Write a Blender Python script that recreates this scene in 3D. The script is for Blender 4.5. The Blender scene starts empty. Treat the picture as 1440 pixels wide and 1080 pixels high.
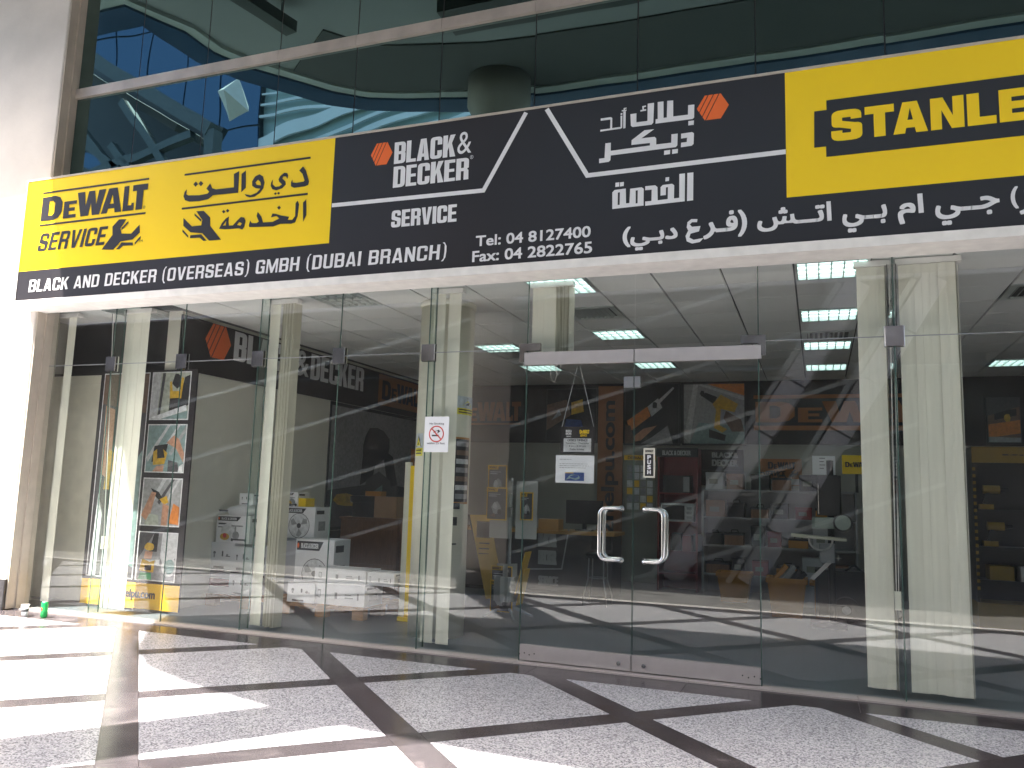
import bpy, math, random
from mathutils import Vector, Matrix
random.seed(7)
S = bpy.context.scene
COL = S.collection
rad = math.radians

# ------------------------------------------------------------------ camera, world, sun, exposure
CX = Vector((3050, 60, 1142)).normalized()
CZ = Vector((260, 8540, -1142)); CZ = (CZ - CX * CZ.dot(CX)).normalized()
CY = CZ.cross(CX)
RW = Matrix((CX, CY, CZ))                      # camera axes -> world
CAM = Vector((0, -6.88, 1.45))
FPX = 1142.0
cam_data = bpy.data.cameras.new('camera')
cam = bpy.data.objects.new('camera', cam_data)
COL.objects.link(cam)
cam.matrix_world = Matrix.Translation(CAM) @ RW.to_4x4()
cam_data.sensor_width = 36
cam_data.lens = FPX / 1440 * 36
cam_data.clip_start = 0.05
cam_data.clip_end = 600
S.camera = cam

SUN_ELEV = rad(64.6)
SUN_DIR = Vector((0.575, 0.818, 0)).normalized() * math.cos(SUN_ELEV) + Vector((0, 0, -math.sin(SUN_ELEV)))
world = bpy.data.worlds.new("World"); S.world = world; world.use_nodes = True
wn = world.node_tree
sky = wn.nodes.new('ShaderNodeTexSky'); sky.sky_type = 'NISHITA'; sky.sun_disc = False
sky.sun_elevation = SUN_ELEV
sky.sun_rotation = math.atan2(-SUN_DIR.x, -SUN_DIR.y)
sky.dust_density = 5.0; sky.ozone_density = .4
bg = wn.nodes['Background']; wn.links.new(sky.outputs[0], bg.inputs[0]); bg.inputs[1].default_value = 0.15
sun_d = bpy.data.lights.new('sun', 'SUN'); sun_d.energy = 5.0; sun_d.angle = rad(0.6); sun_d.color = (1, 0.95, 0.88)
sun = bpy.data.objects.new('sun', sun_d); COL.objects.link(sun)
sun.rotation_euler = SUN_DIR.to_track_quat('-Z', 'Y').to_euler()
S.view_settings.view_transform = 'Standard'; S.view_settings.look = 'None'
S.view_settings.gamma = 1; S.view_settings.use_curve_mapping = False
S.view_settings.exposure = 2.62
S.render.engine = 'CYCLES'
S.cycles.max_bounces = 10; S.cycles.transparent_max_bounces = 24; S.cycles.glossy_bounces = 5
S.cycles.diffuse_bounces = 4
S.cycles.sample_clamp_indirect = 6
S.cycles.caustics_reflective = False; S.cycles.caustics_refractive = False

# ------------------------------------------------------------------ sight lines: pixel (of 1440x1080) -> point on a real plane
def _ray(px, py): return RW @ Vector((px - 720, 540 - py, -FPX))
def WY(px, py, y): d = _ray(px, py); return CAM + d * ((y - CAM.y) / d.y)
def WX(px, py, x): d = _ray(px, py); return CAM + d * ((x - CAM.x) / d.x)
def WZ(px, py, z=0.0): d = _ray(px, py); return CAM + d * ((z - CAM.z) / d.z)
def MY(px, py, y): p = WY(px, py, -y); p.y = -p.y; return p      # seen by reflection in the y = 0 glass
def MZ(px, py, z): p = WZ(px, py, z); p.y = -p.y; return p

# ------------------------------------------------------------------ materials
MATS = {}
def new_mat(name):
    m = bpy.data.materials.new(name); m.use_nodes = True; m.node_tree.nodes.clear(); return m, m.node_tree
def plain(name, col, rough=.5, metal=0, var=.08, scale=6, bump=0, bscale=60, spec=.5, coat=0, stretch=None, emit=0):
    if name in MATS: return MATS[name]
    m, t = new_mat(name); N = t.nodes; L = t.links
    out = N.new('ShaderNodeOutputMaterial'); p = N.new('ShaderNodeBsdfPrincipled')
    L.new(p.outputs[0], out.inputs[0])
    tc = N.new('ShaderNodeTexCoord'); mp = N.new('ShaderNodeMapping')
    L.new(tc.outputs['Object'], mp.inputs[0])
    if stretch: mp.inputs['Scale'].default_value = stretch
    nz = N.new('ShaderNodeTexNoise'); nz.inputs['Scale'].default_value = scale; nz.inputs['Detail'].default_value = 5
    L.new(mp.outputs[0], nz.inputs[0])
    mx = N.new('ShaderNodeMix'); mx.data_type = 'RGBA'
    c = Vector(col[:3])
    mx.inputs[6].default_value = (*[max(0, v * (1 - var)) for v in c], 1)
    mx.inputs[7].default_value = (*[min(1, v * (1 + var)) for v in c], 1)
    rp = N.new('ShaderNodeValToRGB'); rp.color_ramp.elements[0].position = .3; rp.color_ramp.elements[1].position = .7
    L.new(nz.outputs[0], rp.inputs[0]); L.new(rp.outputs[0], mx.inputs[0])
    L.new(mx.outputs[2], p.inputs['Base Color'])
    mr = N.new('ShaderNodeMapRange'); mr.inputs[3].default_value = max(.02, rough * .85); mr.inputs[4].default_value = min(1, rough * 1.15)
    L.new(nz.outputs[0], mr.inputs[0]); L.new(mr.outputs[0], p.inputs['Roughness'])
    p.inputs['Metallic'].default_value = metal
    p.inputs['Specular IOR Level'].default_value = spec
    p.inputs['Coat Weight'].default_value = coat
    if emit:
        p.inputs['Emission Color'].default_value = (*col[:3], 1); p.inputs['Emission Strength'].default_value = emit
    if bump:
        n2 = N.new('ShaderNodeTexNoise'); n2.inputs['Scale'].default_value = bscale; n2.inputs['Detail'].default_value = 3
        L.new(mp.outputs[0], n2.inputs[0])
        b = N.new('ShaderNodeBump'); b.inputs['Strength'].default_value = bump; b.inputs['Distance'].default_value = .01
        L.new(n2.outputs[0], b.inputs['Height']); L.new(b.outputs[0], p.inputs['Normal'])
    MATS[name] = m
    return m
def flat(name, col, rough=.45):              # printed ink
    return plain('ink_' + name, col, rough, var=.22, scale=22)

def terrazzo():
    m, t = new_mat('terrazzo'); N = t.nodes; L = t.links
    out = N.new('ShaderNodeOutputMaterial'); p = N.new('ShaderNodeBsdfPrincipled'); L.new(p.outputs[0], out.inputs[0])
    g0 = N.new('ShaderNodeNewGeometry'); ge = N.new('ShaderNodeMapping'); ge.inputs['Rotation'].default_value = (.5, .37, .2); ge.inputs['Location'].default_value = (.3, 1.7, 5.23); L.new(g0.outputs['Position'], ge.inputs[0])
    def vor(scale, stops, interp='CONSTANT'):
        v = N.new('ShaderNodeTexVoronoi'); v.inputs['Scale'].default_value = scale
        L.new(ge.outputs[0], v.inputs['Vector'])
        sx = N.new('ShaderNodeSeparateColor'); L.new(v.outputs['Color'], sx.inputs[0])
        r = N.new('ShaderNodeValToRGB'); r.color_ramp.interpolation = interp
        els = r.color_ramp.elements
        els[0].position = 0; els[0].color = (*stops[0][1], 1)
        els[1].position = stops[1][0]; els[1].color = (*stops[1][1], 1)
        for pos, c in stops[2:]:
            e = els.new(pos); e.color = (*c, 1)
        L.new(sx.outputs[0], r.inputs[0]); return r
    a = vor(115, [(0, (.10, .10, .115)), (.15, (.24, .24, .27)), (.34, (.50, .50, .53)), (.60, (.72, .715, .74))])
    b = vor(260, [(0, (.30, .30, .32)), (.3, (.55, .55, .58)), (.7, (.72, .715, .74))])
    mx = N.new('ShaderNodeMix'); mx.data_type = 'RGBA'; mx.inputs[0].default_value = .3
    L.new(a.outputs[0], mx.inputs[6]); L.new(b.outputs[0], mx.inputs[7])
    nz = N.new('ShaderNodeTexNoise'); nz.inputs['Scale'].default_value = 1.3; nz.inputs['Detail'].default_value = 6
    L.new(ge.outputs[0], nz.inputs[0])
    mr = N.new('ShaderNodeMapRange'); mr.inputs[1].default_value = .3; mr.inputs[2].default_value = .7
    mr.inputs[3].default_value = .72; mr.inputs[4].default_value = .86; L.new(nz.outputs[0], mr.inputs[0])
    mu = N.new('ShaderNodeVectorMath'); mu.operation = 'SCALE'; L.new(mx.outputs[2], mu.inputs[0]); L.new(mr.outputs[0], mu.inputs['Scale'])
    oi = N.new('ShaderNodeObjectInfo'); mo = N.new('ShaderNodeMapRange'); mo.inputs[3].default_value = .93; mo.inputs[4].default_value = 1.05; L.new(oi.outputs['Random'], mo.inputs[0])
    m2 = N.new('ShaderNodeVectorMath'); m2.operation = 'SCALE'; L.new(mu.outputs[0], m2.inputs[0]); L.new(mo.outputs[0], m2.inputs['Scale'])
    # scuffs: sparse soft darker marks
    ns = N.new('ShaderNodeTexNoise'); ns.inputs['Scale'].default_value = 14; ns.inputs['Detail'].default_value = 8; ns.inputs['Roughness'].default_value = .7; L.new(ge.outputs[0], ns.inputs[0])
    ms2 = N.new('ShaderNodeMapRange'); ms2.inputs[1].default_value = .66; ms2.inputs[2].default_value = .74; ms2.inputs[3].default_value = 1; ms2.inputs[4].default_value = .72; L.new(ns.outputs[0], ms2.inputs[0])
    m3 = N.new('ShaderNodeVectorMath'); m3.operation = 'SCALE'; L.new(m2.outputs[0], m3.inputs[0]); L.new(ms2.outputs[0], m3.inputs['Scale'])
    L.new(m3.outputs[0], p.inputs['Base Color'])
    r2 = N.new('ShaderNodeMapRange'); r2.inputs[3].default_value = .2; r2.inputs[4].default_value = .28
    n3 = N.new('ShaderNodeTexNoise'); n3.inputs['Scale'].default_value = 9; L.new(ge.outputs[0], n3.inputs[0])
    L.new(n3.outputs[0], r2.inputs[0]); L.new(r2.outputs[0], p.inputs['Roughness'])
    return m
def dark_granite():
    m, t = new_mat('dark_granite'); N = t.nodes; L = t.links
    out = N.new('ShaderNodeOutputMaterial'); p = N.new('ShaderNodeBsdfPrincipled'); L.new(p.outputs[0], out.inputs[0])
    g0 = N.new('ShaderNodeNewGeometry'); ge = N.new('ShaderNodeMapping'); ge.inputs['Rotation'].default_value = (.5, .37, .2); ge.inputs['Location'].default_value = (.3, 1.7, 5.23); L.new(g0.outputs['Position'], ge.inputs[0])
    nz = N.new('ShaderNodeTexNoise'); nz.inputs['Scale'].default_value = 3.5; nz.inputs['Detail'].default_value = 9; nz.inputs['Distortion'].default_value = 1.2
    L.new(ge.outputs[0], nz.inputs[0])
    r = N.new('ShaderNodeValToRGB'); e = r.color_ramp.elements
    e[0].position = .25; e[0].color = (.044, .038, .040, 1); e[1].position = .75; e[1].color = (.10, .086, .088, 1)
    e2 = e.new(.52); e2.color = (.052, .045, .049, 1)
    L.new(nz.outputs[0], r.inputs[0])
    n4 = N.new('ShaderNodeTexNoise'); n4.inputs['Scale'].default_value = 220; L.new(ge.outputs[0], n4.inputs[0])
    mr = N.new('ShaderNodeMapRange'); mr.inputs[3].default_value = .75; mr.inputs[4].default_value = 1.35; L.new(n4.outputs[0], mr.inputs[0])
    mu = N.new('ShaderNodeVectorMath'); mu.operation = 'SCALE'; L.new(r.outputs[0], mu.inputs[0]); L.new(mr.outputs[0], mu.inputs['Scale'])
    oi = N.new('ShaderNodeObjectInfo'); mo = N.new('ShaderNodeMapRange'); mo.inputs[3].default_value = .8; mo.inputs[4].default_value = 1.25; L.new(oi.outputs['Random'], mo.inputs[0])
    m2 = N.new('ShaderNodeVectorMath'); m2.operation = 'SCALE'; L.new(mu.outputs[0], m2.inputs[0]); L.new(mo.outputs[0], m2.inputs['Scale'])
    L.new(m2.outputs[0], p.inputs['Base Color'])
    r2 = N.new('ShaderNodeMapRange'); r2.inputs[3].default_value = .12; r2.inputs[4].default_value = .3
    L.new(nz.outputs[0], r2.inputs[0]); L.new(r2.outputs[0], p.inputs['Roughness'])
    return m
def clear_glass(name, tint, ior=1.5, refl=(1, 1, 1), wave=0.0, dust=.008):
    m, t = new_mat(name); N = t.nodes; L = t.links
    out = N.new('ShaderNodeOutputMaterial'); tr = N.new('ShaderNodeBsdfTransparent'); gl = N.new('ShaderNodeBsdfGlossy')
    tr.inputs[0].default_value = (*tint, 1); gl.inputs[0].default_value = (*refl, 1); gl.inputs['Roughness'].default_value = 0.0
    fr = N.new('ShaderNodeFresnel'); fr.inputs[0].default_value = ior
    ge = N.new('ShaderNodeNewGeometry')
    # the same strength from either side of the pane
    mi = N.new('ShaderNodeMath'); mi.operation = 'MULTIPLY_ADD'
    ms = N.new('ShaderNodeMixShader')
    dot = N.new('ShaderNodeVectorMath'); dot.operation = 'DOT_PRODUCT'
    L.new(ge.outputs['Incoming'], dot.inputs[0]); L.new(ge.outputs['Normal'], dot.inputs[1])
    ab = N.new('ShaderNodeMath'); ab.operation = 'ABSOLUTE'; L.new(dot.outputs['Value'], ab.inputs[0])
    om = N.new('ShaderNodeMath'); om.operation = 'SUBTRACT'; om.inputs[0].default_value = 1; L.new(ab.outputs[0], om.inputs[1])
    pw = N.new('ShaderNodeMath'); pw.operation = 'POWER'; pw.inputs[1].default_value = 5; L.new(om.outputs[0], pw.inputs[0])
    r0 = ((ior - 1) / (ior + 1)) ** 2
    mi.inputs[1].default_value = 1 - r0; mi.inputs[2].default_value = r0
    L.new(pw.outputs[0], mi.inputs[0]); L.new(mi.outputs[0], ms.inputs[0])
    N.remove(fr)
    if wave:
        nz = N.new('ShaderNodeTexNoise'); nz.inputs['Scale'].default_value = .9; nz.inputs['Detail'].default_value = 1
        L.new(ge.outputs['Position'], nz.inputs[0])
        b = N.new('ShaderNodeBump'); b.inputs['Strength'].default_value = wave; b.inputs['Distance'].default_value = .02
        L.new(nz.outputs[0], b.inputs['Height']); L.new(b.outputs[0], gl.inputs['Normal'])
    L.new(tr.outputs[0], ms.inputs[1]); L.new(gl.outputs[0], ms.inputs[2]); # thin film of dust, heavier in wipe streaks
    du = N.new('ShaderNodeBsdfDiffuse'); du.inputs[0].default_value = (.72, .70, .66, 1); md = N.new('ShaderNodeMixShader')
    g2 = N.new('ShaderNodeNewGeometry'); mp = N.new('ShaderNodeMapping'); mp.inputs['Scale'].default_value = (5, 1, 1.6); mp.inputs['Rotation'].default_value = (0, .5, 0); L.new(g2.outputs['Position'], mp.inputs[0])
    nd = N.new('ShaderNodeTexNoise'); nd.inputs['Scale'].default_value = 2.2; nd.inputs['Detail'].default_value = 7; nd.inputs['Roughness'].default_value = .62; L.new(mp.outputs[0], nd.inputs[0])
    mr = N.new('ShaderNodeMapRange'); mr.inputs[1].default_value = .35; mr.inputs[2].default_value = .75; mr.inputs[3].default_value = dust * .5; mr.inputs[4].default_value = dust * 2.0; L.new(nd.outputs[0], mr.inputs[0])
    L.new(mr.outputs[0], md.inputs[0]); L.new(ms.outputs[0], md.inputs[1]); L.new(du.outputs[0], md.inputs[2]); L.new(md.outputs[0], out.inputs[0])
    return m
def mirror_glass(name, tint, base, mix=.8, wave=.25, scale=.8):
    m, t = new_mat(name); N = t.nodes; L = t.links
    out = N.new('ShaderNodeOutputMaterial'); gl = N.new('ShaderNodeBsdfGlossy'); df = N.new('ShaderNodeBsdfDiffuse'); ms = N.new('ShaderNodeMixShader')
    gl.inputs[0].default_value = (*tint, 1); gl.inputs['Roughness'].default_value = .01; df.inputs[0].default_value = (*base, 1)
    ms.inputs[0].default_value = mix
    ge = N.new('ShaderNodeNewGeometry'); oi = N.new('ShaderNodeObjectInfo')
    nz = N.new('ShaderNodeTexNoise'); nz.noise_dimensions = '4D'; nz.inputs['Scale'].default_value = scale; nz.inputs['Detail'].default_value = 1
    L.new(ge.outputs['Position'], nz.inputs[0])
    wv = N.new('ShaderNodeMath'); wv.operation = 'MULTIPLY'; wv.inputs[1].default_value = 9; L.new(oi.outputs['Random'], wv.inputs[0]); L.new(wv.outputs[0], nz.inputs['W'])
    b = N.new('ShaderNodeBump'); b.inputs['Strength'].default_value = wave; b.inputs['Distance'].default_value = .02
    L.new(nz.outputs[0], b.inputs['Height']); L.new(b.outputs[0], gl.inputs['Normal'])
    L.new(df.outputs[0], ms.inputs[1]); L.new(gl.outputs[0], ms.inputs[2]); L.new(ms.outputs[0], out.inputs[0])
    return m

M_TERR = terrazzo(); M_GRAN = dark_granite(); M_DKST = None
M_GLASS = clear_glass('shop_glass', (.968, .978, .973), 1.6)
M_FIN = clear_glass('fin_glass', (.90, .95, .93), 1.5)
def milky(name, col, amt):
    m, t = new_mat(name); N = t.nodes; L = t.links
    out = N.new('ShaderNodeOutputMaterial'); tr = N.new('ShaderNodeBsdfTransparent'); pb = N.new('ShaderNodeBsdfPrincipled'); ms = N.new('ShaderNodeMixShader')
    pb.inputs['Base Color'].default_value = (*col, 1); pb.inputs['Roughness'].default_value = .15; ms.inputs[0].default_value = amt
    L.new(tr.outputs[0], ms.inputs[1]); L.new(pb.outputs[0], ms.inputs[2]); L.new(ms.outputs[0], out.inputs[0]); return m
M_EDGE = plain('glass_edge', (.06, .11, .095), .15, var=.1)
M_ACRYL = milky('acrylic', (.78, .79, .76), .42)
M_UP = mirror_glass('upper_glass', (.17, .27, .275), (.004, .007, .008), .92, .22, .7)
M_BLUEG = mirror_glass('blue_glass', (.14, .20, .28), (.06, .12, .22), .5, .3, .5)
M_STEEL = plain('brushed_aluminium', (.55, .54, .54), .35, 1, var=.06, scale=14, stretch=(1, 1, 12))
M_CHROME = plain('polished_steel', (.78, .78, .77), .12, 1, var=.03)
M_CLAMP = plain('patch_metal', (.55, .50, .48), .22, 1, var=.25, scale=7)
M_ALU = plain('anodised_rail', (.56, .52, .51), .42, .6, var=.05, scale=9)
M_FRAME = plain('beige_frame', (.52, .46, .39), .45, .2, var=.08, scale=5)
M_RAIL = plain('weathered_rail', (.50, .44, .39), .38, .4, var=.18, scale=3)
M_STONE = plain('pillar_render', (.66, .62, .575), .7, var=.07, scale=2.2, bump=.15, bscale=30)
M_BLACKST = plain('black_plinth_stone', (.04, .038, .04), .2, var=.2, scale=20)
M_SILL = plain('sill_granite', (.42, .38, .36), .35, var=.22, scale=160)
M_GROUT = plain('grout', (.38, .36, .34), .9)
M_ASPH = plain('asphalt', (.10, .097, .093), .9, var=.25, scale=3, bump=.4, bscale=90)
M_CURB = plain('kerb_concrete', (.36, .35, .34), .8, var=.12, scale=5)
M_FLOORIN = plain('vinyl_floor', (.12, .145, .165), .32, var=.10, scale=1.2)
M_CEIL = plain('ceiling_tile', (.70, .71, .69), .9, var=.04, scale=90)
M_CEILBACK = plain('ceiling_void', (.08, .085, .085), .9)
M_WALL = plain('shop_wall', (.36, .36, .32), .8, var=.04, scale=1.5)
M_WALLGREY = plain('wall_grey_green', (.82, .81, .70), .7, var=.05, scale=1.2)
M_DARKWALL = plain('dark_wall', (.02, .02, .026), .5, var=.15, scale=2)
M_BLIND = plain('blind_fabric', (.74, .735, .62), .8, var=.04, scale=30, stretch=(1, 1, .05))
M_BLIND2 = plain('blind_fabric_edge', (.56, .54, .42), .8, var=.06, scale=30, stretch=(1, 1, .05))
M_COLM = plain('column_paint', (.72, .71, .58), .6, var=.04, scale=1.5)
M_YEL = plain('sign_yellow', (.95, .65, .003), .35, var=.02, scale=.7)
M_BLK = plain('sign_black', (.023, .0195, .022), .35, var=.08, scale=.8)
M_WHT = plain('sign_white', (.78, .78, .79), .4, var=.03)
M_ORG = plain('sign_orange', (.85, .16, .03), .4, var=.03)
M_TRIM = plain('sign_trim', (.80, .78, .74), .5, var=.08, scale=8)
M_BACKOR = plain('backwall_orange', (.34, .13, .04), .5, var=.05)
M_BRONZE = plain('brown_orange', (.26, .10, .04), .5, var=.06)
M_PAPER = plain('paper', (.78, .80, .82), .6, var=.02)
M_BOX = plain('white_carton', (.88, .88, .89), .55, var=.05, scale=5)
M_BOXG = plain('grey_carton', (.46, .46, .48), .6, var=.06, scale=5)
M_WOOD = plain('pallet_wood', (.42, .24, .12), .7, var=.25, scale=9, stretch=(1, 12, 12), bump=.2)
M_CAB = plain('cabinet_wood', (.22, .105, .055), .45, var=.18, scale=5, stretch=(8, 8, 1))
M_RED = plain('display_red', (.20, .018, .02), .4, var=.08)
M_BLKP = plain('black_plastic', (.02, .02, .022), .35, var=.1)
M_GREYP = plain('grey_metal', (.30, .31, .32), .4, .3, var=.08)
M_CRATE = plain('orange_crate', (.46, .20, .03), .5, var=.07)
M_COUNTER = plain('counter_grey', (.10, .09, .09), .5, var=.1)
M_LAMP = plain('lamp_panel', (.72, .96, .92), .5, var=.01, emit=.62)
M_LOUV = plain('lamp_louvre', (.55, .60, .58), .3, .4)
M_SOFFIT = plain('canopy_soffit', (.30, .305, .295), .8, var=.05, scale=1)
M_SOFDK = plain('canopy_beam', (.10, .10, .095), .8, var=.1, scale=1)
M_FASC = plain('canopy_fascia', (.05, .09, .16), .3, .2, var=.1, scale=1)
M_RIM = plain('canopy_rim', (.45, .47, .44), .5, var=.05)
M_WHTB = plain('pale_cladding', (.84, .88, .87), .5, var=.08, scale=.4)
M_TEAL = plain('teal_cladding', (.34, .44, .42), .4, var=.12, scale=.4)
M_GREYCL = plain('grey_cladding', (.62, .60, .60), .6, 0, var=.06, scale=.8)
M_DKB = plain('dark_building', (.035, .04, .042), .4, var=.2, scale=.5)
M_TRUSS = plain('dark_steel', (.10, .12, .125), .5, .2)
M_CORD = plain('cord_black', (.015, .015, .015), .5)
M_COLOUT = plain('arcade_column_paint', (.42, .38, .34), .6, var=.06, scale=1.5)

# ------------------------------------------------------------------ mesh building
class MB:
    def __init__(s): s.v = []; s.f = []; s.m = []
    def add(s, vs, fs, mi=0):
        b = len(s.v); s.v += [tuple(v) for v in vs]
        for f in fs: s.f.append([i + b for i in f]); s.m.append(mi)
        return s
    def box(s, x0, x1, y0, y1, z0, z1, mi=0, bev=0):
        if x1 < x0: x0, x1 = x1, x0
        if y1 < y0: y0, y1 = y1, y0
        if z1 < z0: z0, z1 = z1, z0
        if bev:
            pts = [(x0 + bev, y0), (x1 - bev, y0), (x1, y0 + bev), (x1, y1 - bev), (x1 - bev, y1), (x0 + bev, y1), (x0, y1 - bev), (x0, y0 + bev)]
            s.prism(pts, z0, z1, mi); return s
        vs = [(x0, y0, z0), (x1, y0, z0), (x1, y1, z0), (x0, y1, z0), (x0, y0, z1), (x1, y0, z1), (x1, y1, z1), (x0, y1, z1)]
        return s.add(vs, [(3, 2, 1, 0), (4, 5, 6, 7), (0, 1, 5, 4), (1, 2, 6, 5), (2, 3, 7, 6), (3, 0, 4, 7)], mi)
    def prism(s, pts, z0, z1, mi=0):
        n = len(pts)
        a = sum(pts[i][0] * pts[(i + 1) % n][1] - pts[(i + 1) % n][0] * pts[i][1] for i in range(n))
        if a < 0: pts = pts[::-1]
        vs = [(p[0], p[1], z0) for p in pts] + [(p[0], p[1], z1) for p in pts]
        fs = [tuple(range(n))[::-1], tuple(range(n, 2 * n))] + [(i, (i + 1) % n, (i + 1) % n + n, i + n) for i in range(n)]
        return s.add(vs, fs, mi)
    def tube(s, pts, r, n=8, mi=0, cap=True):
        pts = [Vector(p) for p in pts]; rings = []
        up = None
        for i, p in enumerate(pts):
            if i == 0: t = pts[1] - p
            elif i == len(pts) - 1: t = p - pts[i - 1]
            else: t = (pts[i + 1] - p).normalized() + (p - pts[i - 1]).normalized()
            t = t.normalized() if t.length > 1e-9 else Vector((0, 0, 1))
            if up is None: up = t.orthogonal().normalized()
            up = (up - t * up.dot(t)); up = up.normalized() if up.length > 1e-6 else t.orthogonal().normalized()
            sd = t.cross(up)
            rr = r[i] if isinstance(r, (list, tuple)) else r
            rings.append([p + (up * math.cos(2 * math.pi * k / n) + sd * math.sin(2 * math.pi * k / n)) * rr for k in range(n)])
        vs = [q for ring in rings for q in ring]; fs = []
        for i in range(len(rings) - 1):
            for k in range(n):
                fs.append((i * n + k, i * n + (k + 1) % n, (i + 1) * n + (k + 1) % n, (i + 1) * n + k))
        if cap: fs.append(tuple(range(n))[::-1]); fs.append(tuple(range(len(vs) - n, len(vs))))
        return s.add(vs, fs, mi)
    def lathe(s, prof, cx, cy, n=24, mi=0):      # prof: (radius, z)
        vs = []; fs = []
        for r, z in prof:
            for k in range(n): a = 2 * math.pi * k / n; vs.append((cx + r * math.cos(a), cy + r * math.sin(a), z))
        for i in range(len(prof) - 1):
            for k in range(n): fs.append((i * n + k, i * n + (k + 1) % n, (i + 1) * n + (k + 1) % n, (i + 1) * n + k))
        fs.append(tuple(range(n))[::-1]); fs.append(tuple(range(len(vs) - n, len(vs))))
        return s.add(vs, fs, mi)
    def beam(s, a, b, w, h, mi=0, up=(0, 0, 1)):  # square bar from a to b
        a = Vector(a); b = Vector(b); t = (b - a).normalized(); u = Vector(up)
        sd = t.cross(u); sd = sd.normalized() if sd.length > 1e-6 else Vector((1, 0, 0)); u = sd.cross(t)
        vs = []
        for p in (a, b):
            for i, j in ((-1, -1), (1, -1), (1, 1), (-1, 1)): vs.append(p + sd * (i * w / 2) + u * (j * h / 2))
        return s.add(vs, [(0, 1, 2, 3), (7, 6, 5, 4), (0, 4, 5, 1), (1, 5, 6, 2), (2, 6, 7, 3), (3, 7, 4, 0)], mi)

def mesh_obj(name, mb, mats, parent=None, smooth=False):
    me = bpy.data.meshes.new(name)
    off = Vector((0, 0, 0))
    p = parent
    while p is not None: off += p.location; p = p.parent
    me.from_pydata([tuple(Vector(v) - off) for v in mb.v], [], mb.f)
    if not isinstance(mats, (list, tuple)): mats = [mats]
    for m in mats: me.materials.append(m)
    for poly, mi in zip(me.polygons, mb.m): poly.material_index = mi
    if smooth:
        for poly in me.polygons: poly.use_smooth = len(poly.vertices) == 4
    me.update()
    o = bpy.data.objects.new(name, me); COL.objects.link(o)
    if parent is not None: o.parent = parent
    return o
def thing(name, label, cat, loc, group=None):
    o = bpy.data.objects.new(name, None); o.empty_display_size = .1; COL.objects.link(o); o.location = loc
    o['label'] = label; o['category'] = cat
    if group: o['group'] = group
    return o
def tag(o, label, cat, group=None):
    o['label'] = label; o['category'] = cat
    if group: o['group'] = group
    return o
def struct(name, mb, m, smooth=False):
    o = mesh_obj(name, mb, m, None, smooth); o['kind'] = 'structure'; return o
def bx(name, x0, x1, y0, y1, z0, z1, m, parent=None, bev=0):
    return mesh_obj(name, MB().box(x0, x1, y0, y1, z0, z1, 0, bev), m, parent)

# a flat frame to print on: origin, right, up, outward normal
class Frame:
    def __init__(s, o, u, v): s.o = Vector(o); s.u = Vector(u); s.v = Vector(v); s.n = s.u.cross(s.v)
    def p(s, a, b, d=0): return s.o + s.u * a + s.v * b + s.n * d
def FY(y): return Frame((0, y, 0), (1, 0, 0), (0, 0, 1))            # faces the street (normal -y)
def FX(x): return Frame((x, 0, 0), (0, 1, 0), (0, 0, 1))            # left wall, normal +x
def poly_obj(name, fr, polys, mats, parent, d0=.003, step=.0007):
    """polys: list of (material index, [(u,v)...]) laid one over the next like print"""
    mb = MB(); seen = {}
    for k, (mi, pts) in enumerate(polys):
        a = sum(pts[i][0] * pts[(i + 1) % len(pts)][1] - pts[(i + 1) % len(pts)][0] * pts[i][1] for i in range(len(pts)))
        if a < 0: pts = pts[::-1]
        mb.add([fr.p(u, v, d0 + k * step) for u, v in pts], [tuple(range(len(pts)))], mi)
    return mesh_obj(name, mb, mats, parent)
_textcache = {}
def glyph_mesh(s, spacing=1.0):
    key = (s, spacing)
    if key in _textcache: return _textcache[key]
    c = bpy.data.curves.new('tmp', 'FONT'); c.body = s; c.space_character = spacing; c.resolution_u = 4
    o = bpy.data.objects.new('tmp', c); COL.objects.link(o)
    dg = bpy.context.evaluated_depsgraph_get(); dg.update()
    me = bpy.data.meshes.new_from_object(o.evaluated_get(dg))
    vs = [(v.co.x, v.co.y) for v in me.vertices]; fs = [tuple(p.vertices) for p in me.polygons]
    bpy.data.objects.remove(o); bpy.data.curves.remove(c); bpy.data.meshes.remove(me)
    _textcache[key] = (vs, fs); return vs, fs
def text(name, fr, s, u0, u1, v0, v1, mat, parent, bold=(0, 0), shear=0, d=.003, spacing=1.0, rot=0):
    """lettering fitted to the box; bold = stroke thickening (fractions of the height) by stacked layers 0.15 mm apart"""
    vs, fs = glyph_mesh(s, spacing)
    if not vs: return None
    xs = [v[0] for v in vs]; ys = [v[1] for v in vs]
    ax, bx_, ay, by = min(xs), max(xs), min(ys), max(ys)
    if rot: W, Hh = v1 - v0, u1 - u0
    else: W, Hh = u1 - u0, v1 - v0
    bw, bh = bold[0] * Hh, bold[1] * Hh
    sh = shear * Hh
    mb = MB(); layers = []
    if bw == 0 and bh == 0: layers = [(0, 0)]
    else:
        nx = 5 if bw else 1; nz = 3 if bh else 1
        for i in range(nx):
            for j in range(nz):
                layers.append(((i / (nx - 1) if nx > 1 else 0) * bw, (j / (nz - 1) if nz > 1 else 0) * bh))
    for k, (dx, dz) in enumerate(layers):
        pts = []
        for x, y in vs:
            t = (y - ay) / (by - ay)
            U = (x - ax) / (bx_ - ax) * (W - bw - abs(sh)) + dx + t * sh; V = t * (Hh - bh) + dz
            if rot: U, V = Hh - V, U
            pts.append(fr.p(u0 + U, v0 + V, d + k * .00015))
        mb.add(pts, fs)
    return mesh_obj(name, mb, mat, parent)
def textpx(name, fr, y, s, lb, rt, mat, parent, **k):
    a = WY(lb[0], lb[1], y); b = WY(rt[0], rt[1], y)
    return text(name, fr, s, a.x, b.x, a.z, b.z, mat, parent, **k)
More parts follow.
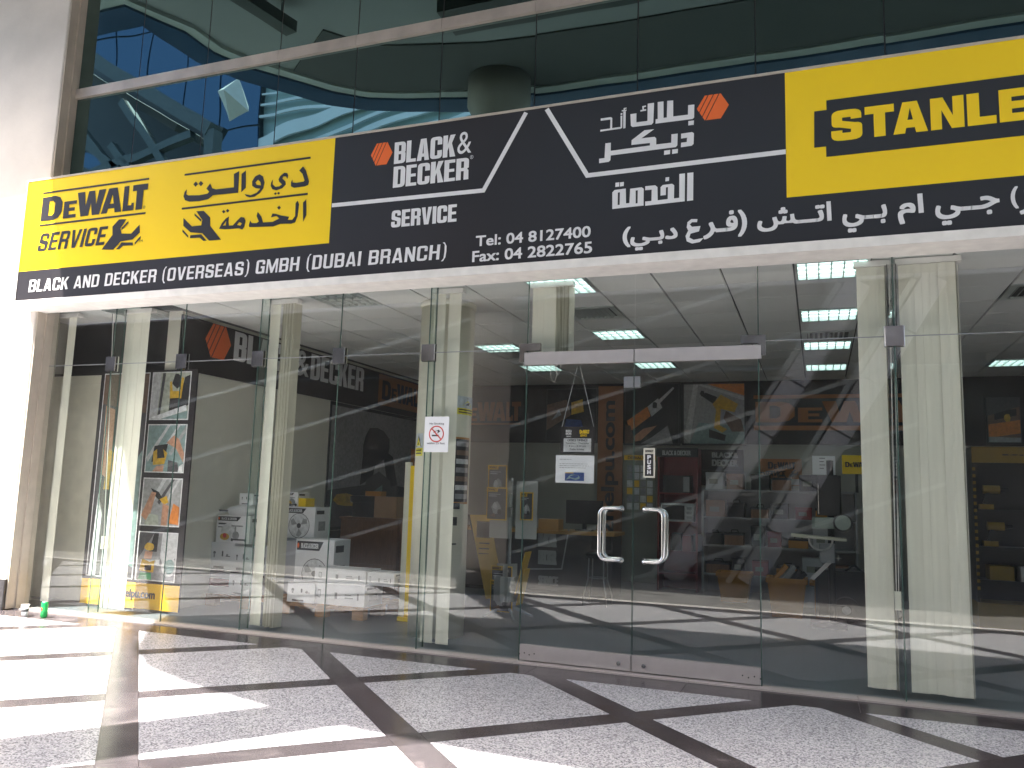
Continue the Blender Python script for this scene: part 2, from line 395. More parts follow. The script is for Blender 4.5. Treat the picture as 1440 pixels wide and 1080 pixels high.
def rectp(u0, u1, v0, v1): return [(u0, v0), (u1, v0), (u1, v1), (u0, v1)]

# ================================================================== GROUND AND PAVEMENT
struct('ground', MB().add([(-150, -150, -.14), (150, -150, -.14), (150, 60, -.14), (-150, 60, -.14)], [(0, 1, 2, 3)]), M_ASPH)
CURB_Y = -4.5
pav = struct('pavement', MB().box(-20, 14, CURB_Y, -.1, -.139, -.012), M_GROUT)
def clip(poly, ax, val, keep_less):
    out = []
    for i in range(len(poly)):
        a, b = poly[i], poly[(i + 1) % len(poly)]
        ia = (a[ax] <= val) if keep_less else (a[ax] >= val); ib = (b[ax] <= val) if keep_less else (b[ax] >= val)
        if ia: out.append(a)
        if ia != ib:
            t = (val - a[ax]) / (b[ax] - a[ax]); out.append((a[0] + (b[0] - a[0]) * t, a[1] + (b[1] - a[1]) * t))
    return out
PIT = 2.18; HW = .145; J = .0016
BORD0, BORD1 = -.455, -4.20
def cd(c, d): return ((c - d) / 2, (c + d) / 2)
def piece(name, c0, c1, d0, d1, mat, x0=-13.5, x1=7.5):
    q = [cd(c0 + J, d0 + J), cd(c1 - J, d0 + J), cd(c1 - J, d1 - J), cd(c0 + J, d1 - J)]
    q = clip(q, 1, BORD0 - J, True); 
    if len(q) >= 3: q = clip(q, 1, BORD1 + J, False)
    if len(q) >= 3: q = clip(q, 0, x0, False)
    if len(q) >= 3: q = clip(q, 0, x1, True)
    if len(q) < 3: return
    ar = abs(sum(q[i][0] * q[(i + 1) % len(q)][1] - q[(i + 1) % len(q)][0] * q[i][1] for i in range(len(q)))) / 2
    if ar < .002: return
    mesh_obj(name, MB().prism(q, -.0115, random.uniform(-.0004, .0004)), mat, pav)
C0, D0 = -.32, -.12
for i in range(-5, 10):
    for j in range(-7, 9):
        c = C0 - PIT * i; d = D0 + PIT * j
        if abs((c - d) / 2 + 3) > 12 or not (-6 < (c + d) / 2 < 1.5): continue
        piece('terrazzo_slab', c - PIT + HW, c - HW, d + HW, d + PIT - HW, M_TERR)
        piece('granite_strip', c - PIT + HW, c - HW, d - HW, d + HW, M_GRAN)
        piece('granite_strip', c - HW, c + HW, d + HW, d + PIT - HW, M_GRAN)
        piece('granite_strip', c - HW, c + HW, d - HW, d + HW, M_GRAN)
x = -13.5
while x < 7.4:
    w = 1.25
    bx('border_slab', x + .002, x + w - .002, -.455, -.105, -.0115, random.uniform(-.0003, .0003), M_GRAN, pav)
    bx('border_slab', x + .002, x + w - .002, -4.20, CURB_Y + .01, -.0115, .0, M_GRAN, pav)
    bx('sill_stone', x + .002, x + w - .002, -.103, .045, -.0115, .012, M_SILL, pav)
    x += w
kb = struct('kerb', MB().box(-20, 14, CURB_Y - .15, CURB_Y, -.14, .002), M_CURB)

# ================================================================== SHOP SHELL
ROOM_X0, ROOM_X1, ROOM_Y1, CEIL_Z = -6.95, 5.2, 7.1, 3.42
struct('shop_floor', MB().box(-9.2, ROOM_X1, .045, ROOM_Y1, -.02, .004), M_FLOORIN)
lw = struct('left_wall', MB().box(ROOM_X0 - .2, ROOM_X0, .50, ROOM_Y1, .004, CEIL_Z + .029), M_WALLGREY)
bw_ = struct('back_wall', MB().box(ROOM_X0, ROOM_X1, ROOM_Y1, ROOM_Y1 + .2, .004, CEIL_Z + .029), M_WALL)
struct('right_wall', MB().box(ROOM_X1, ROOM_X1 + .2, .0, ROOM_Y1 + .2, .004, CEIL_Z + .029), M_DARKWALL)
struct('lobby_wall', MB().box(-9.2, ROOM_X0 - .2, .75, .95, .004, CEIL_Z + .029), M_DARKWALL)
struct('lobby_side_wall', MB().box(-9.2, -9.0, .06, .75, .004, CEIL_Z), M_WALL)
ceil = struct('ceiling', MB().box(-9.2, ROOM_X1, .06, ROOM_Y1, CEIL_Z + .03, CEIL_Z + .12), M_CEILBACK)
# 600 mm ceiling tiles, the light troughs replace some of them
GX, GY, T = -.16, .06, .6
lights = []
lights = [(0, 0), (0, 3), (0, 6), (0, 9), (-4, 0), (-4, 4), (-4, 8), (-7, 5), (-7, 8), (-8, 0), (-12, 0), (4, 9), (4, 0), (4, 4)]
UNLIT = {(-8, 0), (-12, 0), (4, 0)}
vents = [(-4, 2), (0, 5), (3, 2), (-7, 6)]
lset = set(); 
for (a, b) in lights: lset.add((a, b))
tile_me = None
for i in range(-11, 9):
    for j in range(0, 12):
        x0 = GX + i * T; y0 = GY + j * T
        if x0 < ROOM_X0 - .3 or x0 + T > ROOM_X1 + .3 or y0 + T > ROOM_Y1 + .3: continue
        if (i, j) in lset or (i, j) in vents: continue
        xa, xb = max(x0, ROOM_X0), min(x0 + T, ROOM_X1); ya, yb = max(y0, .06), min(y0 + T, ROOM_Y1)
        if xb - xa < .1 or yb - ya < .1: continue
        if (xb - xa) > .59 and (yb - ya) > .59:
            if tile_me is None:
                o = mesh_obj('ceiling_tile', MB().box(.009, T - .009, .009, T - .009, 0, .02), M_CEIL, ceil); tile_me = o.data
            else:
                o = bpy.data.objects.new('ceiling_tile', tile_me); COL.objects.link(o); o.parent = ceil
            o.location = (x0, y0, CEIL_Z + random.uniform(-.001, .001))
        else:
            bx('ceiling_tile', xa + .009, xb - .009, ya + .009, yb - .009, CEIL_Z, CEIL_Z + .02, M_CEIL, ceil)
for i in range(2):
    bx('ceiling_tile', -9.0 + i * .6 + .009, -9.0 + (i + 1) * .6 - .009, .07, .74, CEIL_Z, CEIL_Z + .02, M_CEIL, ceil)
lnames = {(0, 0): 'lit louvred ceiling light nearest the glass beside the wide right blinds', (0, 3): 'lit ceiling light second from the glass left of the right blinds',
          (0, 6): 'lit ceiling light third from the glass left of the right blinds', (0, 9): 'lit ceiling light farthest back left of the right blinds',
          (-4, 0): 'lit ceiling light half hidden right of the short blind above the door', (-4, 4): 'lit ceiling light behind an air vent above the door header',
          (-4, 8): 'small lit ceiling light just under the right end of the door header', (-7, 5): 'lit ceiling light left of the door header end', (-7, 8): 'small lit ceiling light just under the left end of the door header',
          (-8, 0): 'unlit louvred ceiling light above the brown cabinet side of the shop', (-12, 0): 'unlit louvred ceiling light at the top left beside the wide white blind',
          (4, 9): 'small lit ceiling light near the right edge of the photo', (4, 0): 'unlit front ceiling light at the far right above the display', (4, 4): 'lit ceiling light beyond the right edge of the view'}
for (i, j) in lights:
    x0 = GX + i * T; y0 = GY + j * T; x1 = x0 + T
    if i == -12: x0, x1, y0 = -7.79, -7.19, .10
    t = thing('ceiling_light', lnames[(i, j)], 'ceiling light', ((x0 + x1) / 2, y0 + T / 2, CEIL_Z), 'recessed lights in the shop ceiling')
    bx('lamp_panel', x0 + .03, x1 - .03, y0 + .04, y0 + T - .04, CEIL_Z + .02, CEIL_Z + .028, M_LOUV if (i, j) in UNLIT else M_LAMP, t)
    f = MB(); f.box(x0 + .008, x1 - .008, y0 + .008, y0 + .04, CEIL_Z - .012, CEIL_Z + .028); f.box(x0 + .008, x1 - .008, y0 + T - .04, y0 + T - .008, CEIL_Z - .012, CEIL_Z + .028)
    f.box(x0 + .008, x0 + .03, y0 + .04, y0 + T - .04, CEIL_Z - .012, CEIL_Z + .028); f.box(x1 - .03, x1 - .008, y0 + .04, y0 + T - .04, CEIL_Z - .012, CEIL_Z + .028)
    mesh_obj('frame', f, M_LOUV, t)
    f = MB()
    for k in range(1, 6): xx = x0 + (x1 - x0) * k / 6; f.box(xx - .005, xx + .005, y0 + .04, y0 + T - .04, CEIL_Z - .01, CEIL_Z + .018)
    for k in range(1, 4): yy = y0 + T * k / 4; f.box(x0 + .03, x1 - .03, yy - .002, yy + .002, CEIL_Z - .006, CEIL_Z + .016)
    mesh_obj('louvre', f, M_LOUV, t)
vl = ['ceiling air vent just right of the short blind above the door', 'slotted ceiling vent between two lights left of the right blinds', 'ceiling air vent at the right edge of the photo', 'faint ceiling vent left of the door header beside a lit light']
for (i, j), lb in zip(vents, vl):
    x0 = GX + i * T; y0 = GY + j * T
    t = thing('ceiling_vent', lb, 'vent', (x0 + T / 2, y0 + T / 2, CEIL_Z), 'ceiling air vents')
    bx('backing', x0 + .01, x0 + T - .01, y0 + .01, y0 + T - .01, CEIL_Z + .022, CEIL_Z + .028, M_BLKP, t)
    f = MB(); f.box(x0 + .008, x0 + T - .008, y0 + .008, y0 + .07, CEIL_Z - .008, CEIL_Z + .01); f.box(x0 + .008, x0 + T - .008, y0 + T - .07, y0 + T - .008, CEIL_Z - .008, CEIL_Z + .01)
    f.box(x0 + .008, x0 + .07, y0 + .07, y0 + T - .07, CEIL_Z - .008, CEIL_Z + .01); f.box(x0 + T - .07, x0 + T - .008, y0 + .07, y0 + T - .07, CEIL_Z - .008, CEIL_Z + .01)
    mesh_obj('frame', f, M_LOUV, t)
    for k in range(8):
        xx = x0 + .09 + k * .055
        mesh_obj('slat', MB().beam((xx, y0 + .07, CEIL_Z + .004), (xx, y0 + T - .07, CEIL_Z + .004), .004, .035, 0, (.6, 0, .8)), M_LOUV, t)

# ================================================================== SHOPFRONT GLASS
SEAM = [-8.385, -7.43, -6.43, -5.43, -4.45, -3.46, -2.46, -1.47, -.44, .58, 1.60, 2.62, 3.64]
TZ = 2.75; TOPZ = 3.62
gt = thing('shopfront_glazing', 'frameless glass shopfront with steel patch clamps across the whole shop', 'glazing', (-3, 0, 0))
for i in range(len(SEAM) - 1):
    a, b = SEAM[i] + .004, SEAM[i + 1] - .004
    if not (-2.5 < SEAM[i] < -.5):
        bx('pane', a, b, -.006, .006, .012, TZ - .004, M_GLASS, gt)
    bx('pane', a, b, -.006, .006, TZ + .004, TOPZ, M_GLASS, gt)
    if i and not (-1.6 < SEAM[i] < -1.3):
        z0 = .012
        mesh_obj('seam', MB().box(SEAM[i] - .0038, SEAM[i] + .0038, -.005, .005, z0, TOPZ), M_EDGE, gt)
mesh_obj('transom_joint', MB().box(SEAM[0], SEAM[6], -.005, .005, TZ - .0038, TZ + .0038).box(SEAM[8], SEAM[-1], -.005, .005, TZ - .0038, TZ + .0038), M_GREYP, gt)
for s_ in (1, 3, 5, 9):
    x = SEAM[s_]
    fd = .34 if s_ == 9 else .13
    f = bx('fin', x - .009, x + .009, .012, fd, .012, TOPZ, M_FIN, gt)
    mesh_obj('fin_edge', MB().box(x - .0088, x + .0088, fd + .0002, fd + .003, .012, TOPZ), M_EDGE, f)
for s_ in (1, 2, 3, 4, 5, 9, 10):
    x = SEAM[s_]
    c = bx('clamp', x - .07, x + .07, -.026, -.008, TZ - .08, TZ + .08, M_CLAMP, gt, .004)
    mesh_obj('clamp_back', MB().box(x - .075, x + .075, .008, .024, TZ - .085, TZ + .085), M_CHROME, c)
# pivot patches at the door head
for xa, xb, xv in ((-2.53, -2.33, -2.53), (-.58, -.38, -.44)):
    c = mesh_obj('pivot_patch', MB().box(xa, xb, -.022, -.008, TZ - .02, TZ + .05).box(xv, xv + .06, -.0225, -.0085, TZ - .12, TZ - .0205), M_CLAMP, gt)
    mesh_obj('patch_back', MB().box(xa, xb, .008, .02, TZ - .02, TZ + .05), M_CHROME, c)

def pull_handle(x, sgn, parent):
    # C shaped tube either side of the leaf
    zc0, zc1 = .915, 1.345
    for side, nm in ((-1, 'handle_outside'), (1, 'handle_inside')):
        y1 = side * .085; r = .016; pts = []
        xf = x; xo = x + sgn * .17
        pts = [(xf, side * .008, zc0)]
        pts = [(xf + 0 * sgn, side * .007, zc0), (xf, side * .05, zc0)]
        for k in range(0, 6): a = k / 5 * math.pi / 2; pts.append((xf + sgn * (.035 - .035 * math.cos(a)), side * (.05 + .035 * math.sin(a)), zc0))
        pts.append((xo - sgn * .06, y1, zc0))
        for k in range(1, 7): a = k / 6 * math.pi / 2; pts.append((xo - sgn * (.06 - .06 * math.sin(a)), y1, zc0 + .06 - .06 * math.cos(a)))
        for k in range(0, 7): a = k / 6 * math.pi / 2; pts.append((xo - sgn * (.06 - .06 * math.cos(a)), y1, zc1 - .06 + .06 * math.sin(a)))
        pts.append((xf + sgn * .05, y1, zc1))
        for k in range(0, 6): a = math.pi / 2 - k / 5 * math.pi / 2; pts.append((xf + sgn * (.035 - .035 * math.cos(a)), side * (.05 + .035 * math.sin(a)), zc1))
        pts.append((xf, side * .007, zc1))
        # drop duplicates
        q = [pts[0]]
        for p in pts[1:]:
            if (Vector(p) - Vector(q[-1])).length > .004: q.append(p)
        h = mesh_obj('pull_handle', MB().tube(q, r, 12), M_CHROME, parent, True)
        m = MB()
        for z in (zc0, zc1): m.tube([(xf, side * .0065, z), (xf, side * .012, z)], .026, 14)
        mesh_obj('mounting_rose', m, M_CHROME, h)
doors = []
for a, b, lb, sgn, hx in ((SEAM[6] + .012, SEAM[7] - .004, 'left glass door leaf with a steel pull handle', -1, SEAM[7] - .10), (SEAM[7] + .004, SEAM[8] - .008, 'right glass door leaf with a PUSH sticker', 1, SEAM[7] + .10)):
    t = thing('glass_door', lb, 'door', ((a + b) / 2, 0, .02), 'leaves of the double glass door')
    bx('glass_panel', a, b, -.006, .006, .125, 2.615, M_GLASS, t)
    bx('bottom_rail', a, b, -.024, .024, .022, .150, M_ALU, t)
    bx('top_rail', a - .03 * (sgn < 0), b + .03 * (sgn > 0), -.03, .03, 2.600, 2.715, M_ALU, t)
    e = b if sgn < 0 else a
    mesh_obj('glass_edge', MB().box(e - .0015, e + .0015, -.0055, .0055, .151, 2.599), M_EDGE, t)
    bx('lock_patch', e - sgn * 0 + (-.085 if sgn < 0 else .0), e + (.0 if sgn < 0 else .05), -.022, .022, 2.38, 2.475, M_STEEL, t)
    m = MB()
    for k in ((e + sgn * .10),): m.tube([(k, -.0245, .075), (k, -.030, .075)], .018, 12)
    mesh_obj('lock_cylinder', m, M_CHROME, t)
    m = MB()
    for q in range(4): m.tube([((a if sgn < 0 else b) - sgn * -.03 * 1 + (-sgn) * -.0 + (sgn * -1) * (.03 + q * .045), -.0245, .07 + .012 * (q % 2)), ((a if sgn < 0 else b) + (sgn * -1) * (.03 + q * .045) + sgn * .03, -.0265, .07 + .012 * (q % 2))], .006, 8)
    mesh_obj('rail_screws', m, M_BLKP, t)
    pull_handle(hx, sgn, t); doors.append(t)

# ================================================================== LEFT PILLAR, UPPER CURTAIN WALL
PY = -.22
t = thing('stone_pillar', 'sunlit cream rendered pillar with a black plinth at the left end of the shopfront', 'pillar', (-9.4, -.1, 0))
bx('shaft', -10.4, -8.425, PY, .05, .33, 10, M_STONE, t, .01)
bx('plinth', -10.41, -8.42, PY - .02, -.10, 0, .329, M_BLACKST, t, .008)
t = thing('jamb_post', 'beige metal jamb lining between the pillar and the glass', 'post', (-8.41, -.1, 0))
bx('outer_strip', -8.4235, -8.405, -.205, -.10, 0.013, 9.8, M_FRAME, t)
bx('inner_strip', -8.422, -8.385, -.098, .06, 0.013, 9.8, M_FRAME, t)
cw = thing('glass_curtain_wall', 'dark teal mirrored glass wall above the shop sign', 'curtain wall', (-3, 0, 4.4))
RZ = 6.10
for i in range(len(SEAM) - 1):
    a, b = SEAM[i] + .006, SEAM[i + 1] - .006
    for z0, z1 in ((3.9, RZ - .06), (RZ + .06, 9.6)):
        m = MB().box(a, b, -.006, .006, z0, z1)
        o = mesh_obj('pane', m, M_UP, cw)
        # panes are never set quite flush: a hair of tilt
        o.rotation_euler = (0, 0, 0)
        for v in o.data.vertices:
            v.co.y += (v.co.x + 3 - (a + b) / 2 + 0) * random.choice((-1, 1)) * 0.0
    x0 = SEAM[i]; x1 = SEAM[i + 1]
    bx('rail', x0 + .002, x1 - .002, -.045, .03, RZ - .058, RZ + .058, M_RAIL, cw)
    bx('joint', x0 - .005, x0 + .005, -.004, .004, 3.9, RZ - .06, M_BLKP, cw); bx('joint', x0 - .005, x0 + .005, -.004, .004, RZ + .06, 9.6, M_BLKP, cw)
struct('shop_bulkhead', MB().box(-8.6, 5.4, .02, .055, CEIL_Z + .2, 9.8), M_BLKP)

# ================================================================== THE SHOP SIGN
SY = -.42
sg = thing('shop_sign', 'long yellow and black shop sign with white lettering above the glass front', 'sign', (-3, SY, 4))
FS = FY(SY)
L0 = WY(40, 257, SY); SX0 = WY(31, 340, SY).x; SZT = .5 * (L0.z + WY(1103, 102, SY).z); SZB = .5 * (WY(24, 424, SY).z + WY(1103, 341, SY).z)
SX1 = 3.6
bx('box_body', SX0, SX1, SY + .003, -.12, SZB, SZT, M_BLK, sg)
sx_y1 = WY(467, 270, SY).x; sx_y2 = WY(1105, 190, SY).x
yz1 = .5 * (WY(28, 382, SY).z + WY(463, 342, SY).z); yz2 = WY(1105, 278, SY).z
bx('yellow_panel', SX0, sx_y1, SY, SY + .0028, yz1, SZT, M_YEL, sg)
bx('yellow_panel', sx_y2, SX1, SY, SY + .0028, yz2, SZT, M_YEL, sg)
m = MB(); m.box(sx_y1, sx_y2, SY, SY + .0028, SZB, SZT); m.box(SX0, sx_y1, SY, SY + .0028, SZB, yz1); m.box(sx_y2, SX1, SY, SY + .0028, SZB, yz2)
mesh_obj('black_panel', m, M_BLK, sg)
bx('bottom_trim', SX0 - .01, SX1, SY - .012, -.10, SZB - .078, SZB - .001, M_TRIM, sg)
bx('top_trim', SX0 - .01, SX1, SY - .006, -.12, SZT + .001, SZT + .022, M_FRAME, sg)
bx('end_cap', SX0 - .012, SX0 - .001, SY - .006, -.10, SZB, SZT, M_TRIM, sg)
DT = .0035
# block letters D E W A L T, as outlines in a unit box
def blk(ch):
    if ch == 'D': return [[(0, 0), (.62, 0), (.86, .08), (1, .3), (1, .7), (.86, .92), (.62, 1), (0, 1)], [(.36, .2), (.36, .8), (.54, .8), (.64, .7), (.64, .3), (.54, .2)]]
    if ch == 'E': return [[(0, 0), (1, 0), (1, .2), (.42, .2), (.42, .41), (.88, .41), (.88, .6), (.42, .6), (.42, .8), (1, .8), (1, 1), (0, 1)]]
    if ch == 'W': return [[(.17, 0), (.46, 0), (.53, .5), (.60, 0), (.88, 0), (1.06, 1), (.80, 1), (.73, .42), (.64, 1), (.42, 1), (.33, .42), (.26, 1), (-.02, 1)]]
    if ch == 'A': return [[(0, 0), (.30, 0), (.35, .18), (.64, .18), (.68, 0), (1, 0), (.72, 1), (.30, 1)], [(.40, .37), (.60, .37), (.51, .74)]]
    if ch == 'L': return [[(0, 0), (1, 0), (1, .3), (.80, .3), (.76, .21), (.45, .21), (.45, 1), (0, 1)]]
    if ch == 'T': return [[(.28, 0), (.72, 0), (.72, .76), (1, .76), (1, 1), (0, 1), (0, .76), (.28, .76)]]
def tri_fill(polys):
    c = bpy.data.curves.new('tmp', 'CURVE'); c.dimensions = '2D'; c.fill_mode = 'BOTH'
    for pts in polys:
        s = c.splines.new('POLY'); s.points.add(len(pts) - 1); s.use_cyclic_u = True
        for i, p in enumerate(pts): s.points[i].co = (p[0], p[1], 0, 1)
    o = bpy.data.objects.new('tmp', c); COL.objects.link(o)
    dg = bpy.context.evaluated_depsgraph_get(); dg.update()
    me = bpy.data.meshes.new_from_object(o.evaluated_get(dg))
    r = ([(v.co.x, v.co.y) for v in me.vertices], [tuple(p.vertices) for p in me.polygons])
    bpy.data.objects.remove(o); bpy.data.curves.remove(c); bpy.data.meshes.remove(me); return r
def outline(name, fr, polys, mat, parent, d=DT):
    vs, fs = tri_fill(polys)
    return mesh_obj(name, MB().add([fr.p(u, v, d) for u, v in vs], fs), mat, parent)
def slabword(name, fr, u0, u1, v0, v1, mat, parent, d=DT):
    lay = [('D', 0, .225, 0, 1), ('E', .245, .38, 0, .70), ('W', .385, .635, 0, 1), ('A', .60, .80, 0, 1), ('L', .775, .895, 0, 1), ('T', .855, 1.0, 0, 1)]
    lay = [('D', 0, .205, 0, 1), ('E', .222, .345, 0, .70), ('W', .35, .60, 0, 1), ('A', .585, .775, 0, 1), ('L', .785, .885, 0, 1), ('T', .865, 1.0, 0, 1)]
    polys = []
    W, Hh = u1 - u0, v1 - v0; vs = []; fs = []
    for ch, a, b, c, e in lay:
        pl = [[(u0 + (a + (b - a) * p[0]) * W, v0 + (c + (e - c) * p[1]) * Hh) for p in poly] for poly in blk(ch)]
        if ch == 'L': pl = [[(u if i not in (1, 2, 3, 4) else u - 0, v) for i, (u, v) in enumerate(pl[0])]]
        q, f = tri_fill(pl); mesh_obj('letter', MB().add([fr.p(u, v, d) for u, v in q], f), mat, parent)
    return None
def _arc(pts):
    """corner points given as (x, y, rx, ry) are rounded with a quadratic curve"""
    out = []; n = len(pts)
    for i, p in enumerate(pts):
        if len(p) == 2: out.append(p); continue
        a = pts[i - 1]; b = pts[(i + 1) % n]; x, y, rx, ry = p
        def toward(q):
            dx, dy = q[0] - x, q[1] - y
            if abs(dx) > abs(dy): return (x + (rx if dx > 0 else -rx), y)
            return (x, y + (ry if dy > 0 else -ry))
        s0, s1 = toward(a), toward(b)
        for k in range(5):
            t_ = k / 4; out.append(((1 - t_) ** 2 * s0[0] + 2 * t_ * (1 - t_) * x + t_ * t_ * s1[0], (1 - t_) ** 2 * s0[1] + 2 * t_ * (1 - t_) * y + t_ * t_ * s1[1]))
    return out
def heavy(ch, s, t):
    """outline of a heavy grotesque capital in a unit box: s stem width, t bar height"""
    r = .34; q = .17; i = max(.03, r - s); j = max(.02, q - t * .8); h = .5; e = t * .46
    if ch == 'B': return [[(0, 0), (1, 0, r, q), (1, h, r * .55, q * .5), (1, 1, r, q), (0, 1)] if 0 else [(0, 0), (1, 0, r, q), (1, h - .001, .12, .06), (.93, h), (.99, h + .001, .12, .06), (.99, 1, r, q), (0, 1)], [(s, t), (1 - s, t, i, j), (1 - s, h - e, i, j), (s, h - e)], [(s, h + e), (1 - s, h + e, i, j), (1 - s, 1 - t, i, j), (s, 1 - t)]]
    if ch == 'C': return [[(1, .37), (1, 0, r, q), (0, 0, r, q), (0, 1, r, q), (1, 1, r, q), (1, .63), (1 - s, .63), (1 - s, 1 - t, i, j), (s, 1 - t, i, j), (s, t, i, j), (1 - s, t, i, j), (1 - s, .37)]]
    if ch == 'G': return [[(1, 0), (1, .54), (.54, .54), (.54, .54 - t), (1 - s, .54 - t), (1 - s, t, i, j), (s, t, i, j), (s, 1 - t, i, j), (1 - s, 1 - t, i, j), (1 - s, .66), (1, .66), (1, 1, r, q), (0, 1, r, q), (0, 0, r, q), (.75, 0, .2, .05), (.85, .09), (.88, 0)]]
    if ch == 'O': return [[(0, 0, r, q), (1, 0, r, q), (1, 1, r, q), (0, 1, r, q)], [(s, t, i, j), (1 - s, t, i, j), (1 - s, 1 - t, i, j), (s, 1 - t, i, j)]]
    if ch == 'D': return [[(0, 0), (1, 0, r * 1.2, q * 1.2), (1, 1, r * 1.2, q * 1.2), (0, 1)], [(s, t), (1 - s, t, i, j), (1 - s, 1 - t, i, j), (s, 1 - t)]]
    if ch == 'E': return [[(0, 0), (1, 0), (1, t), (s, t), (s, h - e), (.92, h - e), (.92, h + e), (s, h + e), (s, 1 - t), (.98, 1 - t), (.98, 1), (0, 1)]]
    if ch == 'I': return [[(0, 0), (1, 0), (1, 1), (0, 1)]]
    if ch == 'L': return [[(0, 0), (1, 0), (1, t), (s, t), (s, 1), (0, 1)]]
    if ch == 'T': return [[(.5 - s / 2, 0), (.5 + s / 2, 0), (.5 + s / 2, 1 - t), (1, 1 - t), (1, 1), (0, 1), (0, 1 - t), (.5 - s / 2, 1 - t)]]
    if ch == 'H': return [[(0, 0), (s, 0), (s, h - e), (1 - s, h - e), (1 - s, 0), (1, 0), (1, 1), (1 - s, 1), (1 - s, h + e), (s, h + e), (s, 1), (0, 1)]]
    if ch == 'N': return [[(0, 0), (s * .92, 0), (s * .92, .60), (1 - s * 1.05, 0), (1, 0), (1, 1), (1 - s * .92, 1), (1 - s * .92, .40), (s * 1.05, 1), (0, 1)]]
    if ch == 'M': s = s * .72; return [[(0, 0), (s, 0), (s, .68), (.42, 0), (.58, 0), (1 - s, .68), (1 - s, 0), (1, 0), (1, 1), (1 - s * 1.35, 1), (.5, .36), (s * 1.35, 1), (0, 1)]]
    if ch == 'K': return [[(0, 0), (s, 0), (s, .30), (s + .10, .46), (1 - s * 1.1, 0), (1.04, 0), (s + .34, .62), (1.0, 1), (1 - s * 1.1, 1), (s, .56), (s, 1), (0, 1)]]
    if ch == 'R': return [[(0, 0), (s, 0), (s, .40), (1 - s, .40, .04, .03), (1 - s, 0), (1, 0), (.98, .46, .10, .06), (.90, .49), (1, .52, .1, .05), (1, 1, r, q), (0, 1)], [(s, .40 + t), (1 - s, .40 + t, i, j), (1 - s, 1 - t, i, j), (s, 1 - t)]]
    if ch == 'A': return [[(0, 0), (s, 0), (s + .035, .17), (1 - s - .035, .17), (1 - s, 0), (1, 0), (.5 + s * .62, 1), (.5 - s * .62, 1)], [(s + .08, .17 + t), (1 - s - .08, .17 + t), (.5, .80)]]
    if ch == 'V': return [[(.5 - s * .6, 0), (.5 + s * .6, 0), (1, 1), (1 - s, 1), (.5, .26), (s, 1), (0, 1)]]
    if ch == 'Y': return [[(.5 - s / 2, 0), (.5 + s / 2, 0), (.5 + s / 2, .40), (1, 1), (1 - s * 1.05, 1), (.5, .62), (s * 1.05, 1), (0, 1), (.5 - s / 2, .40)]]
    if ch == 'U': return [[(0, 0, r, q), (1, 0, r, q), (1, 1), (1 - s, 1), (1 - s, t, i, j), (s, t, i, j), (s, 1), (0, 1)]]
    if ch == 'S': return [[(0, .34), (0, 0, r, q), (1, 0, r, q), (1, .56, r * .7, q * .7), (s, .62 + .02, i, j), (s, 1 - t, i, j), (1 - s, 1 - t, i, j), (1 - s, .68), (.98, .68), (.98, 1, r, q), (.02, 1, r, q), (.02, .44, r * .7, q * .7), (1 - s, .38 - .02, i, j), (1 - s, t, i, j), (s, t, i, j), (s, .34)]]
    if ch == '(': return [[(.55, -.14), (1, -.14), (.5, .05), (.42, .5), (.5, .95), (1, 1.12), (.55, 1.12), (.08, .85), (0, .5), (.08, .13)]]
    if ch == ')': return [[(1 - a_, b_) for a_, b_ in heavy('(', s, t)[0]][::-1]]
    return []
ADV = {'I': .42, '(': .44, ')': .44, 'M': 1.28, ' ': .42, 'T': .92, 'E': .88, 'L': .84, 'A': 1.06, 'V': 1.04, 'Y': 1.04, 'K': 1.02}
def heavyword(name, fr, word, u0, u1, v0, v1, mat, parent, s=.36, t=.19, gap=.10, shear=0, d=DT):
    adv = lambda c: s * 1.0 if c == 'I' else ADV.get(c, 1)
    kern = lambda a, b: -.13 if (a + b) in ('TA', 'LT', 'AV', 'EY', 'LY') else 0
    tot = sum(adv(c) for c in word) + gap * (len(word) - 1) + sum(kern(a, b) for a, b in zip(word, word[1:])); Hh = v1 - v0; W = u1 - u0 - abs(shear) * Hh; k = W / tot; x = 0
    obs = []
    for ci, c in enumerate(word):
        w = adv(c)
        if ci: x += kern(word[ci - 1], c)
        if c != ' ':
            pl = [_arc(p) for p in heavy(c, s / max(.8, w) if c not in 'I()' else 1, t)]
            vs, fs = tri_fill(pl)
            obs.append(mesh_obj(name, MB().add([fr.p(u0 + (x + px_ * w) * k + shear * Hh * py_, v0 + py_ * Hh, d) for px_, py_ in vs], fs), mat, parent))
        x += w + gap
    return obs
def heavypx(name, fr, y, word, lb, rt, mat, parent, **kw):
    a = WY(lb[0], lb[1], y); b = WY(rt[0], rt[1], y); return heavyword(name, fr, word, a.x, b.x, a.z, b.z, mat, parent, **kw)
def P2(px, py): p = WY(px, py, SY); return (p.x, p.z)
def stroke(name, pts, w, mat, parent, fr=FS, d=DT):
    mb = MB()
    n = len(pts); off = []
    for i, p in enumerate(pts):
        if i == 0: t_ = Vector(pts[1]) - Vector(p)
        elif i == n - 1: t_ = Vector(p) - Vector(pts[i - 1])
        else: t_ = (Vector(pts[i + 1]) - Vector(p)).normalized() + (Vector(p) - Vector(pts[i - 1])).normalized()
        t_ = t_.normalized(); nn = Vector((-t_.y, t_.x)); k = 1.0
        if 0 < i < n - 1:
            s0 = (Vector(pts[i + 1]) - Vector(p)).normalized(); k = 1 / max(.4, abs(s0.dot(t_)))
        off.append((Vector(p) + nn * w / 2 * k, Vector(p) - nn * w / 2 * k))
    for i in range(n - 1):
        q = [off[i][1], off[i + 1][1], off[i + 1][0], off[i][0]]
        mb.add([fr.p(v.x, v.y, d) for v in q], [(0, 1, 2, 3)])
    return mesh_obj(name, mb, mat, parent)
a = P2(57, 311.5); b = P2(209, 258)
